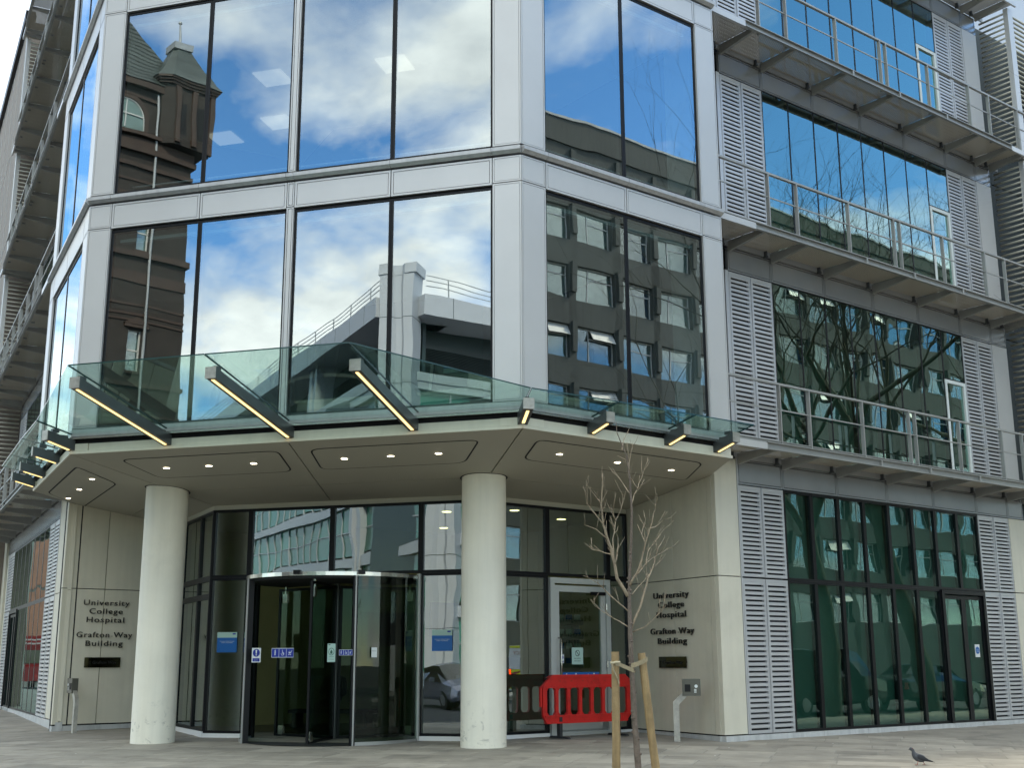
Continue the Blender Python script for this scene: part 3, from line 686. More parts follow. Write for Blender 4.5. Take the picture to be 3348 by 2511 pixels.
for x0, x1, z0, z1 in ((2.75, 4.3, 1.75, 2.45), (4.5, 5.3, 1.95, 2.7)): bx(FB, 'lobby_picture', x0, x1, 8.93, 8.99, z0, z1, 'poster_blue', HB)

DK = empty('reception_desk', FA.p(-2.6, 8.2, .085), FA.a, 'pale reception desk standing inside the lobby behind the glass', 'desk')
bx(FA, 'counter', -3.6, -1.4, 7.7, 8.3, 1.08, 1.14, 'ceiling_white', DK); bx(FA, 'front_panel', -3.5, -1.5, 7.78, 7.84, .085, 1.08, 'panel_trim', DK); bx(FA, 'monitor', -2.8, -2.3, 7.95, 8.0, 1.16, 1.5, 'frame_black', DK)
RK = empty('leaflet_rack', FB.p(5.2, 5.0, .09), FB.a, 'wire leaflet rack on lobby wall right of the white side door', 'rack')
for i in range(5): MB().box(-.5, .2, 0, .12, 1.0 + i * .28, 1.012 + i * .28).box(-.5, .2, 0, .006, 1.0 + i * .28, 1.10 + i * .28).build('wire_shelf', 'steel', RK, FB, 5.3, 5.0, 0)
for i in range(5):
    for k in range(3): bx(FB, 'leaflet', 4.84 + k * .22, 5.0 + k * .22, 5.02, 5.03, 1.015 + i * .28, 1.2 + i * .28, ('sign_white', 'sign_mint', 'sign_midblue')[(i + k) % 3], RK)
bx(FB, 'back_rail', 4.82, 5.5, 5.125, 5.14, .09, 2.3, 'steel', RK)
for k, (x0, x1, z0, z1, m_) in enumerate(((-8.2, -7.2, 1.3, 2.6, 'poster_blue'), (-5.3, -4.6, 1.4, 2.3, 'sign_mint'), (-.9, .3, 1.5, 2.7, 'poster_blue'))): bx(FA, 'lobby_picture', x0, x1, 9.33, 9.39, z0, z1, m_, HB)

# ------------------------------------------------------------------ the two wings: louvres, glazing, walkways
N_SLAT = [0]; SLAT_MAX = 290
loose = MB()
def louvre(fr, x0, x1, z0, z1, y, pitch, singly):
    w, h_ = x1 - x0, z1 - z0; bd = .055
    key = ('lv', round(w, 3), round(h_, 3))
    p = obj('louvre_panel', cached(key, lambda: MB().ring(0, w, 0, .05, 0, h_, bd).box(bd * .4, w - bd * .4, .046, .058, bd * .4, h_ - bd * .4, 1).ring(.012, w - .012, -.006, .0, .012, h_ - .012, .012).me('louvre_panel', 'louvre', 'void')), HB, fr.p(x0, y, z0), fr.a)
    n = max(3, int(round((h_ - 2 * bd) / pitch))); pt = (h_ - 2 * bd) / n
    def blade(): return [(bd, .004, pt * .46), (w - bd, .004, pt * .46), (w - bd, .012, pt * .46 - .006), (bd, .012, pt * .46 - .006), (bd, .004, pt * .98), (w - bd, .004, pt * .98), (w - bd, .042, pt * 1.1), (bd, .042, pt * 1.1)]
    BFc = [(0, 3, 2, 1), (4, 5, 6, 7), (0, 1, 5, 4), (1, 2, 6, 5), (2, 3, 7, 6), (3, 0, 4, 7)]
    for i in range(n):
        z = z0 + bd + i * pt
        if singly and N_SLAT[0] < SLAT_MAX:
            N_SLAT[0] += 1
            obj('slat', cached(('sl', round(w, 3), round(pt, 4)), lambda: mesh('slat', blade(), BFc, 'louvre')), p, fr.p(x0, y, z), fr.a)
        else: loose.add([fr.p(x0 + a, y + b, z + c) for a, b, c in blade()], BFc)
def fin_mesh(kind, ln):
    return cached(('fin', kind, round(ln, 2)), lambda: MB().tube([(0, 0, 0), (ln, 0, 0)] if kind == 'x' else [(0, 0, 0), (0, -ln, 0)], .026, 8).me('fin', 'tube', smooth=True))
def wing(fr, y, lay, floors, base, sgn, single=True):
    """lay: white0, louvre0, louvre0m, win0, win1, louvre1m, louvre1, blank1 measured outwards from the corner; sgn flips for the left wing"""
    X = lambda a, b: (min(a * sgn, b * sgn), max(a * sgn, b * sgn))
    wh, l0, l0m, w0, w1, l1m, l1, bl = lay
    npn = 8; pw = (w1 - w0) / npn; GG = .03 if sgn > 0 else .004; GM = 'glass_ground' if sgn > 0 else 'glass_wing'
    # ground storey
    for a, b in ((wh, l0 - .03),):
        x0, x1 = X(a, b)
        for c, d in ((base + .10, 2.855), (2.855, 4.97)): bx(fr, 'wall_panel', x0 + .006, x1 - .006, y, y + .08, c + .008, d - .008, 'stone', HB)
    x0, x1 = X(wh, bl + 3); bx(fr, 'wall_backing', x0 + .05, X(wh, w0)[1] - .05 if sgn > 0 else x1 - .05, y + .125, y + .2, base, 4.97, 'void', HB) if sgn > 0 else bx(fr, 'wall_backing', X(wh, w0)[0] + .05, X(wh, w0)[1] - .05, y + .125, y + .2, base, 4.97, 'void', HB)
    a_, b_ = X(w1, bl + .2); bx(fr, 'wall_backing', a_ + .05, b_ - .05, y + .125, y + .2, base, 4.97, 'void', HB)
    q = wh
    while q < bl + 2.5:
        a, b = X(q, q + 1.3); bx(fr, 'plinth', a + .003, b - .003, y - .03, y + .1, base - .12, base + .085, 'plinth', HB); q += 1.3
    a, b = X(l0 - .028, l0 - .004); bx(fr, 'corner_trim', a, b, y - .012, y + .05, base + .1, 4.97, 'louvre', HB)
    for p, q in ((l0, l0m), (l0m, w0), (w1, l1m), (l1m, l1)):
        a, b = X(p, q)
        louvre(fr, a + .008, b - .008, base + .10, 2.835, y, .087, single); louvre(fr, a + .008, b - .008, 2.865, 4.485, y, .080, single)
    mids = [w0 + 2 * pw * i for i in range(5)]
    sp = [l0] + mids + [l1, bl]
    for p, q in zip(sp, sp[1:]):
        a, b = X(p, q); framed(fr, 'spandrel_panel', a + .006, b - .006, 4.505, 4.955, 'spandrel_grey', HB, y=y, bd=.03)
    a, b = X(l1, bl)
    for c, d in ((base + .1, 2.845), (2.865, 4.49)): bx(fr, 'wall_panel', a + .01, b + (2.2 if sgn > 0 else 0) - .006, y, y + .06, c, d, 'stone', HB)
    for i in range(npn):
        a, b = X(w0 + pw * i, w0 + pw * (i + 1))
        window(fr, 'ground_window', a, b, 2.84, 4.495, GM, HB, y=y + .0, t=.045, dp=.12, gl=GG)
        if i < npn - 2: window(fr, 'ground_window', a, b, base + .09, 2.838, GM, HB, y=y, t=.045, dp=.12, gl=GG)
    a, b = X(w1 - 2 * pw, w1)
    dk = MB().ring(0, b - a, 0, .13, 0, 2.84 - base, .085).build('double_door', 'frame_black', HB, fr, a, y - .03, base - .01)
    for k in range(2):
        lw = (b - a) / 2 - .09; x_ = a + .088 + k * (lw + .004)
        lf_ = MB().ring(0, lw, 0, .05, 0, 2.66 - base, .07).build('door_leaf', 'frame_black', dk, fr, x_, y + .01, base + .06)
        bx(fr, 'pane', x_ + .07, x_ + lw - .07, y + .03, y + .042, base + .13, 2.65, GM, dk)
    # dark room behind the ground glazing with a low frosted band
    a, b = X(w0 - .02, w1 + .02)
    bx(fr, 'frosted_screen', a, b, y + .14, y + .16, base + .05, 4.5, 'frosted_film', HB);
    # upper storeys
    for n in range(floors):
        zc = 4.98 + 4.03 * n
        zb, zt = zc + .14, zc + 3.535
        for p, q in ((l0, l0m), (l0m, w0), (w1, l1m), (l1m, l1)):
            a, b = X(p, q); louvre(fr, a + .008, b - .008, zb, zt - .01, y, .0855, single and n == 0 and p < w0)
        for i in range(npn):
            a, b = X(w0 + pw * i, w0 + pw * (i + 1))
            if i < npn - 1: window(fr, 'window', a, b, zb, zt, 'glass_wing', HB, y=y + .0, t=.017, dp=.10, gl=.006)
            else:
                window(fr, 'window', a, b, zb + 2.3, zt, 'glass_wing', HB, y=y, t=.02, dp=.10, gl=.006)
                dd = window(fr, 'balcony_door', a + .01, b - .01, zb, zb + 2.29, 'glass_wing', HB, y=y - .01, t=.075, dp=.10, gl=.04, fm='blind')
        sp2 = sp
        for p, q in zip(sp2, sp2[1:]):
            a, b = X(p, q); framed(fr, 'spandrel_panel', a + .006, b - .006, zt + .012, zc + 4.0, 'spandrel_grey', HB, y=y, bd=.03)
        a, b = X(l1, bl); bx(fr, 'wall_panel', a + .01, b - .006, y, y + .06, zb, zt, 'panel', HB)
        a, b = X(wh - .6, bl + .1); mbk = MB()
        for p, q in ((wh - .6, w0), (w1, bl)):
            c, d = X(p, q); mbk.box(c, d, y + .125, y + .2, zb - .15, zt + .45)
        c, d = X(w0, w1); mbk.box(c, d, y + .09, y + .2, zt, zt + .62); mbk.build('facade_carrier', 'void', HB, fr)
        bx(fr, 'corner_trim', *X(l0 - .1, l0 - .01), y - .01, y + .06, zb, zt, 'louvre', HB)
        a, b = X(w0, w1); MB().box(a, b, y + 2.4, y + 2.45, zc, zt + .5).box(a - .05, a, y + .2, y + 2.45, zc, zt + .5).box(b, b + .05, y + .2, y + 2.45, zc, zt + .5).build('room_back', 'room_green', HB, fr); bx(fr, 'floor_slab', a, b, y + .21, y + 2.4, zt + .02, zt + .5, 'room_wall', HB)
        walkway(fr, y, zc, sp, lay, sgn, rails=True)
        # screen of horizontal tubes closing the end of the walkway
        xf = bl + .17
        for k in range(29):
            z = zc + .25 + k * .13
            o_ = obj('fin', fin_mesh('y', .68), HB, fr.p(xf * sgn, y - .02, z), fr.a)
            if sgn > 0: obj('fin', fin_mesh('x', 2.2), HB, fr.p(xf + .25, y - .72, z), fr.a)
        a, b = X(xf - .02, xf + .20); bx(fr, 'screen_post', a, b, y - .80, y - .68, zc + .02, zc + 4.0, 'panel', HB)
        a, b = X(xf + .08, xf + 2.4); bx(fr, 'stair_wall', a, b, y + .5, y + .6, zc, zc + 4.0, 'room_wall', HB)
    walkway(fr, y, 4.98 + 4.03 * floors, sp, lay, sgn, rails=False)
def walkway(fr, y, zc, sp, lay, sgn, rails=True):
    X = lambda a, b: (min(a * sgn, b * sgn), max(a * sgn, b * sgn))
    wh, l0, l0m, w0, w1, l1m, l1, bl = lay; st = wh - .58; en = bl + .35
    WK = bx(fr, 'walkway', *X(st, en), y - .03, y - .005, zc - .02, zc + .10, 'steel', HB)
    xs = [l0 + .02] + sp[1:-1] + [bl - .02]
    edges = [st] + xs + [en]
    for p, q in zip(edges, edges[1:]):
        a, b = X(p, q); bx(fr, 'grating', a + .03, b - .03, y - .88, y - .03, zc + .085, zc + .092, 'grating', WK)
    for x in xs:
        v = [(-.03, 0, -.12), (.03, 0, -.12), (.03, -.86, .0), (-.03, -.86, .0), (-.03, 0, .08), (.03, 0, .08), (.03, -.86, .08), (-.03, -.86, .08)]
        me = cached('bracket', lambda: mesh('bracket', v, [(0, 3, 2, 1), (4, 5, 6, 7), (0, 1, 5, 4), (1, 2, 6, 5), (2, 3, 7, 6), (3, 0, 4, 7)], 'steel'))
        obj('bracket', me, WK, fr.p(x * sgn, y - .03, zc), fr.a)
        MB().box(.05, .10, -.10, -.02, -.05, -.01).box(.06, .09, -.09, -.03, -.01, .08).build('clip', 'steel_dark', WK, fr, x * sgn - .28, y, zc)
    mid = (st + 1.1 + en) / 2 - .3
    for p, q, m_ in ((st, st + .95, 'panel'), (st + .95, mid - .01, 'steel'), (mid + .01, en - .9, 'steel'), (en - .9, en, 'panel')):
        a, b = X(p, q); ch = MB()
        if m_ == 'steel': ch.box(a, b, y - .95, y - .885, zc, zc + .012).box(a, b, y - .90, y - .885, zc + .012, zc + .12).box(a, b, y - .95, y - .885, zc + .12, zc + .132)
        else: ch.box(a, b, y - .93, y - .885, zc, zc + .115)
        ch.build('edge_channel', m_, WK, fr)
    for x in [mid, mid - 1.6, mid + 1.75]: MB().box(-.02, .02, -.95, -.90, .012, .12).build('stiffener', 'steel', WK, fr, x * sgn, y, zc)
    if not rails: return
    x0, x1 = X(st, en + .1)
    bx(fr, 'top_rail', x0, x1, y - .835, y - .775, zc + 1.225, zc + 1.262, 'steel', WK)
    bx(fr, 'mid_rail', x0, x1, y - .815, y - .795, zc + .765, zc + .787, 'steel', WK)
    bx(fr, 'toe_rail', x0, x1, y - .83, y - .78, zc + .19, zc + .205, 'steel', WK); bx(fr, 'toe_rail', x0, x1, y - .81, y - .80, zc + .12, zc + .19, 'steel', WK)
    for d in (.27, 1.09, 2.67, 4.17, 4.38, 5.92, 7.53, 8.36, 9.6):
        p = (l0 + d) ; bx(fr, 'rail_post', *X(p - .012, p + .012), y - .845, y - .77, zc + .05, zc + 1.225, 'steel', WK)
wing(FB, YC, (5.06, 5.675, 6.29, 6.91, 13.355, 13.98, 14.61, 15.25), 3, .085, 1)
wing(FD, .86, (5.46, 7.30, 8.10, 8.90, 16.2, 16.95, 17.7, 18.0), 4, .20, -1, single=False)
tag(loose.build('louvre_slats_further_off', 'louvre', HB), kind='stuff')
bx(FD, 'wing_end_wall', -18.7, -18.05, .8, 1.0, .1, 4.95, 'stone', HB)
# the right wing runs on past its stair screen
for i in range(7):
    for k, (z0, z1) in enumerate(((4.98, 9.0), (9.02, 13.04), (13.06, 17.4))): bx(FB, 'wall_panel', 17.95 + i * 2.0, 19.93 + i * 2.0, YC, YC + .1, z0, z1, 'panel', HB)
    for z0, z1 in ((.17, 2.845), (2.865, 4.96)): bx(FB, 'wall_panel', 17.47 + i * 2.05, 19.5 + i * 2.05, YC, YC + .1, z0, z1, 'stone', HB)
bx(FB, 'stair_core', 15.4, 31.8, YC + .62, YC + 8, 0, 17.45, 'room_wall', HB); bx(FB, 'plinth', 17.6, 31.8, YC - .03, YC + .1, -.04, .165, 'plinth', HB)
# tall brown-clad block beyond the left wing
BW = empty('brown_clad_building', FD.p(-19, 0, 0), FD.a, 'tall brown speckled facade with pale joint lines at far left edge', 'building')
bx(FD, 'facade_core', -60, -18.75, .16, 12, 0, 22.0, 'brown_clad', BW)
for i in range(22):
    for j in range(6):
        a = -60 + i * 1.86; z = .2 + j * 3.6
        bx(FD, 'cladding_panel', a + .02, a + 1.84, .10, .15, z + .025, z + 3.575, 'brown_clad', BW)
for i in range(23): bx(FD, 'joint_strip', -60 + i * 1.86 - .012, -60 + i * 1.86 + .012, .085, .12, .2, 21.8, 'win_white', BW)
for j in range(7): bx(FD, 'joint_strip', -60, -19.1, .088, .12, .2 + j * 3.6 - .014, .2 + j * 3.6 + .014, 'win_white', BW)
bx(FD, 'roof_edge', -60, -18.7, -.02, .3, 22.0, 22.35, 'frame_black', BW)

# ------------------------------------------------------------------ lettering, plaques, notices
def wall_sign(fr, cxs, lines, label):
    R_ = empty('wall_lettering', fr.p(cxs, -.04, 1.7), fr.a, label, 'sign')
    for txt, wd, zb in lines:
        me = text_mesh(txt, 'bronze', width=wd, size=.155, ext=.011, off=.0, spacing=1.15)
        obj('word', me, R_, fr.p(cxs, -.035, zb), fr.a)
        for i in range(4): MB().box(-.004, .004, 0, .035, .02, .03).build('fixing_pin', 'bronze', R_, fr, cxs + wd * (-.42 + .28 * i), -.035, zb)
wall_sign(RV, -1.29, (('University', 1.10, 2.535), ('College', .80, 2.362), ('Hospital', .91, 2.185), ('Grafton Way', 1.35, 1.892), ('Building', .89, 1.716)),
          'raised dark letters University College Hospital Grafton Way Building on wall right of entrance')
wall_sign(LV, .91, (('University', .94, 2.565), ('College', .68, 2.395), ('Hospital', .77, 2.225), ('Grafton Way', 1.14, 1.925), ('Building', .76, 1.755)),
          'raised dark letters University College Hospital Grafton Way Building on wall left of entrance')
def plaque(fr, x0, x1, z0, z1, label):
    o = bx(fr, 'address_plaque', x0, x1, -.045, -.03, z0, z1, 'plaque'); tag(o, label, 'sign')
    obj('word', text_mesh('1 Grafton Way', 'ink', width=(x1 - x0) * .74, size=.095, ext=.002), o, fr.p((x0 + x1) / 2, -.049, (z0 + z1) / 2 - .032), fr.a)
    for a in (x0 + .04, x1 - .04): bx(fr, 'standoff', a - .012, a + .012, -.03, .0, (z0 + z1) / 2 - .012, (z0 + z1) / 2 + .012, 'bronze', o)
plaque(RV, -1.71, -.865, 1.292, 1.49, 'dark mirror plaque reading 1 Grafton Way on wall right of entrance, above intercom')
plaque(LV, .54, 1.272, 1.33, 1.53, 'dark mirror plaque reading 1 Grafton Way on wall left of entrance')
def card(fr, name, x0, x1, y, z0, z1, m, label, cat='sign'):
    o = bx(fr, name, x0, x1, y - .005, y, z0, z1, m); return tag(o, label, cat)
def onto(o, fr, x0, x1, y, z0, z1, m, name='print'): return bx(fr, name, x0, x1, y, y + .0015, z0, z1, m, o)
def txt(o, fr, s, cx_, y, zb, wd, m, size=.03):
    return obj('word', text_mesh(s, m, width=wd, size=size, ext=.0004), o, fr.p(cx_, y, zb), fr.a)
for x0, x1, lab in ((-6.866, -6.463, 'blue and white hospital notice on glass left of revolving door'), (-2.686, -2.312, 'blue and white hospital notice on glass between revolving door and column')):
    o = card(FA, 'window_notice', x0, x1, 3.68, 1.597, 1.96, 'sign_midblue', lab)
    onto(o, FA, x0, x1, 3.6735, 1.86, 1.96, 'sign_mint'); onto(o, FA, x1 - .09, x1 - .03, 3.6720, 1.915, 1.94, 'sign_blue')
    txt(o, FA, 'University College Hospital', (x0 + x1) / 2, 3.6725, 1.79, (x1 - x0) * .72, 'sign_white', .02); txt(o, FA, 'Grafton Way Building', (x0 + x1) / 2, 3.6725, 1.765, (x1 - x0) * .56, 'sign_white', .02)
# stickers on the drum
def drum_frame(xa):                      # frame tangent to the drum at a given place along the front
    c = (xa - RX) / RR; a = -math.acos(max(-1, min(1, c))); return FRd.sub((RR + .03) * math.cos(a), (RR + .03) * math.sin(a), a + rad(90))
def picto_walk(o, fr, x, z, s, y=-.003):
    b = MB().lathe([(.0001, 0), (.1 * s, 0)], 12, (0, 0))
    v = [(p[0], 0, p[1] + .36 * s) for p in b.v]; q = MB().add(v, b.f)
    q.box(-.07 * s, .07 * s, -.0005, .0005, .0, .24 * s).box(-.12 * s, -.04 * s, -.0005, .0005, -.38 * s, .0).box(.03 * s, .10 * s, -.0005, .0005, -.36 * s, .0).box(-.16 * s, .16 * s, -.0005, .0005, .08 * s, .14 * s)
    q.build('pictogram', 'sign_white', o, fr, x, y, z)
def picto_chair(o, fr, x, z, s, y=-.003):
    q = MB(); n = 14
    v = []
    for k in range(n):
        a = rad(-200 + 290 * k / (n - 1))
        for r in (.2, .27): v.append((.02 * s + r * s * math.cos(a), 0, -.14 * s + r * s * math.sin(a)))
    q.add(v, [(2 * k, 2 * k + 1, 2 * k + 3, 2 * k + 2) for k in range(n - 1)])
    q.box(-.05 * s, .02 * s, -.0005, .0005, -.1 * s, .28 * s).box(-.05 * s, .17 * s, -.0005, .0005, -.12 * s, -.05 * s).box(.13 * s, .2 * s, -.0005, .0005, -.36 * s, -.05 * s).box(-.08 * s, .04 * s, -.0005, .0005, .32 * s, .43 * s)
    q.build('pictogram', 'sign_white', o, fr, x, y, z)
def picto_pram(o, fr, x, z, s, y=-.003):
    q = MB()
    q.add([(-.2 * s, 0, -.05 * s), (.16 * s, 0, -.05 * s), (.22 * s, 0, .1 * s), (-.05 * s, 0, .06 * s), (-.22 * s, 0, .16 * s)], [(0, 1, 2, 3, 4)])
    for cx_ in (-.15, .12):
        b = MB().lathe([(.0001, 0), (.085 * s, 0)], 10); q.add([(p[0] + cx_ * s, 0, p[1] - .26 * s) for p in b.v], b.f)
    q.add([(.16 * s, 0, .06 * s), (.22 * s, 0, .04 * s), (.4 * s, 0, .38 * s), (.33 * s, 0, .38 * s)], [(0, 1, 2, 3)])
    q.add([(-.1 * s, 0, -.22 * s), (-.04 * s, 0, -.22 * s), (.1 * s, 0, .0), (.03 * s, 0, .0)], [(0, 1, 2, 3)]); q.add([(-.04 * s, 0, .14 * s), (.05 * s, 0, .14 * s), (.05 * s, 0, .26 * s), (-.04 * s, 0, .26 * s)], [(0, 1, 2, 3)])
    q.build('pictogram', 'sign_white', o, fr, x, y, z)
def access(fr, w, zc, label):
    o = bx(fr, 'access_sticker', -w / 2, w / 2, -.002, .0, zc - w * .19, zc + w * .19, 'sign_white'); tag(o, label, 'sticker')
    t = w / 3
    for i, fn in enumerate((picto_walk, picto_chair, picto_pram)):
        onto(o, fr, -w / 2 + i * t + .006, -w / 2 + (i + 1) * t - .002, -.004, zc - w * .17, zc + w * .17, 'sign_blue'); fn(o, fr, -w / 2 + (i + .5) * t, zc, t * .8, -.005)
A2 = rad(262)
def at_front(x, y): return FA.sub(x, y, 0)
# hung on the left leaf of the door opening
access(at_front(-4.80, 2.2), .405, 1.57, 'blue sticker with walker, wheelchair and pram symbols left of the door centre')
access(at_front(-3.70, 2.3), .245, 1.57, 'smaller blue sticker with walker, wheelchair and pram symbols right of the door centre')
fr = at_front(-5.43, 2.48)
o = tag(bx(fr, 'mandatory_sticker', -.085, .085, -.004, 0, 1.415, 1.657, 'sign_white'), 'white sticker with blue disc and exclamation mark on left edge of revolving door', 'sticker')
bq = MB().lathe([(.0001, 0), (.066, 0)], 24); MB().add([(p[0], 0, p[1]) for p in bq.v], bq.f).build('disc', 'sign_blue', o, fr, 0, -.006, 1.575)
onto(o, fr, -.065, .065, -.006, 1.43, 1.485, 'sign_blue')
MB().add([(-.016, 0, .05), (.016, 0, .05), (.008, 0, -.015), (-.008, 0, -.015)], [(0, 1, 2, 3)]).box(-.01, .01, -.0004, .0004, -.045, -.027).build('exclamation_mark', 'sign_white', o, fr, 0, -.008, 1.575)
txt(o, fr, 'Automatic', 0, -.008, 1.448, .075, 'sign_white', .02)
fr = at_front(-3.95, 2.28)
o = tag(bx(fr, 'hygiene_notice', -.072, .072, -.003, 0, 1.417, 1.716, 'sign_mint'), 'pale green notice with dark hand dispenser symbol beside the centre of revolving door', 'notice')
q = MB(); n = 18; v = []
for k in range(n):
    a = 2 * math.pi * k / n
    for r in (.045, .053): v.append((r * math.cos(a), 0, r * 1.15 * math.sin(a)))
q.add(v, [(2 * k, 2 * k + 1, (2 * k + 3) % (2 * n), (2 * k + 2) % (2 * n)) for k in range(n)]).box(-.02, .02, -.0004, .0004, -.035, .012).box(-.008, .008, -.0004, .0004, .012, .03)
q.build('symbol', 'sign_green', o, fr, 0, -.005, 1.585); txt(o, fr, '1 PERSON', 0, -.005, 1.495, .09, 'sign_green', .02); txt(o, fr, 'AT A TIME PLEASE', 0, -.005, 1.455, .1, 'ink', .016)
onto(o, fr, -.055, -.02, -.005, 1.69, 1.703, 'ink')
fr = at_front(-3.31, 2.58)
o = tag(bx(fr, 'small_notice', -.05, .05, -.003, 0, 1.49, 1.653, 'sign_white'), 'small white notice on curved glass at right of revolving door', 'notice'); txt(o, fr, 'Please wait', 0, -.005, 1.59, .07, 'ink', .016)
# notices on the white side door
fr = FB.sub(0, 3.66, 0)
o = tag(bx(fr, 'no_entry_notice', 4.03, 4.30, .0, .004, 1.36, 1.66, 'sign_mint'), 'pale notice with struck-out circle on the white side door', 'notice')
q = MB(); v = []
for k in range(n):
    a = 2 * math.pi * k / n
    for r in (.045, .056): v.append((r * math.cos(a), 0, r * math.sin(a)))
q.add(v, [(2 * k, 2 * k + 1, (2 * k + 3) % (2 * n), (2 * k + 2) % (2 * n)) for k in range(n)]).add([(-.04, 0, .03), (-.03, 0, .04), (.04, 0, -.03), (.03, 0, -.04)], [(0, 1, 2, 3)])
q.build('symbol', 'ink', o, fr, 4.165, -.002, 1.56); txt(o, fr, 'NO ENTRY', 4.165, -.002, 1.455, .16, 'ink', .03); txt(o, fr, 'EXIT ONLY', 4.165, -.002, 1.41, .16, 'ink', .03)
o = tag(bx(fr, 'door_sticker', 3.762, 3.84, .0, .004, 1.385, 1.535, 'sign_white'), 'small white sticker with blue disc beside the side door handle', 'sticker')
bq = MB().lathe([(.0001, 0), (.03, 0)], 18); MB().add([(p[0], 0, p[1]) for p in bq.v], bq.f).build('disc', 'sign_blue', o, fr, 3.80, -.002, 1.485); onto(o, fr, 3.775, 3.828, -.002, 1.395, 1.425, 'sign_blue')
o = tag(bx(fr, 'access_strip', 3.77, 4.69, .0, .004, 1.03, 1.22, 'sign_midblue'), 'wide blue strip with white figures across the white side door', 'sticker')
picto_chair(o, fr, 3.9, 1.12, .19, -.002); picto_walk(o, fr, 4.12, 1.12, .19, -.002); picto_pram(o, fr, 4.35, 1.12, .19, -.002); picto_walk(o, fr, 4.56, 1.12, .19, -.002)
# door notice on the right wing and edge of a sign
fr = FB.sub(0, YC, 0)
o = tag(bx(fr, 'round_door_notice', 12.86, 13.03, .02, .026, 1.47, 1.73, 'sign_white'), 'pale card with blue disc on the black double door of right wing', 'sign')
bq = MB().lathe([(.0001, 0), (.075, 0)], 24); MB().add([(p[0], 0, p[1]) for p in bq.v], bq.f).build('disc', 'sign_midblue', o, fr, 12.945, .017, 1.61); txt(o, fr, 'Fire door', 12.945, .015, 1.61, .1, 'sign_white', .02); txt(o, fr, 'keep shut', 12.945, .015, 1.58, .1, 'sign_white', .02)
o = tag(bx(fr, 'wall_notice', 14.86, 15.25, -.02, -.005, 1.5, 1.8, 'sign_midblue'), 'blue wall notice at the right edge beyond the louvres', 'sign')

# ------------------------------------------------------------------ intercom posts
def intercom(fr, side, label):
    o = empty('intercom_post', (fr.ox, fr.oy, pz(fr.ox, fr.oy)), fr.a, label, 'intercom')
    z0 = pz(fr.ox, fr.oy); s = side; w, d = .10, .075
    def plate(P):      # bent box-section post drawn as outline in x,z
        b = MB(); n = len(P); v = [(x, -d / 2, z) for x, z in P] + [(x, d / 2, z) for x, z in P]
        b.add(v, [tuple(range(n)), tuple(reversed(range(n, 2 * n)))] + [((i + 1) % n, i, i + n, (i + 1) % n + n) for i in range(n)]); return b
    P = [(-w / 2, -.02), (w / 2, -.02), (w / 2, .60), (w / 2 + .21, .80), (w / 2 + .07, .80), (-w / 2, .645)]
    plate([(x * s, z) for x, z in P]).build('post', 'steel_bright' if 0 else 'beam_end', o, fr, 0, 0, z0)
    bxx = MB().box(.11 * s, .42 * s, -.07, .05, .74, 1.02).build('head', 'bronze_head', o, fr, 0, 0, z0)
    MB().box(.155 * s, .25 * s, -.082, -.07, .81, .93).build('camera_panel', 'frame_black', o, fr, 0, 0, z0)
    bq = MB().lathe([(.0001, 0), (.028, 0)], 16); MB().add([(p[0], 0, p[1]) for p in bq.v], bq.f).build('call_button', 'sign_white', o, fr, .345 * s, -.075, z0 + .90)
    for i in range(3): MB().box(.31 * s, .35 * s, -.075, -.07, .795 + .022 * i, .808 + .022 * i).build('speaker_slot', 'sign_white', o, fr, 0, 0, z0)
mat('bronze_head', (0.11, 0.105, 0.09), 0.35, 0.7, var=0.1, vs=6)
intercom(FR(2.76, 21.2, FA.a + rad(8)), 1, 'bent steel intercom post with square head in front of right wall lettering')
intercom(FR(-8.43, 24.1, FD.a + rad(8)), -1, 'bent steel intercom post seen edge-on in front of left wall lettering')

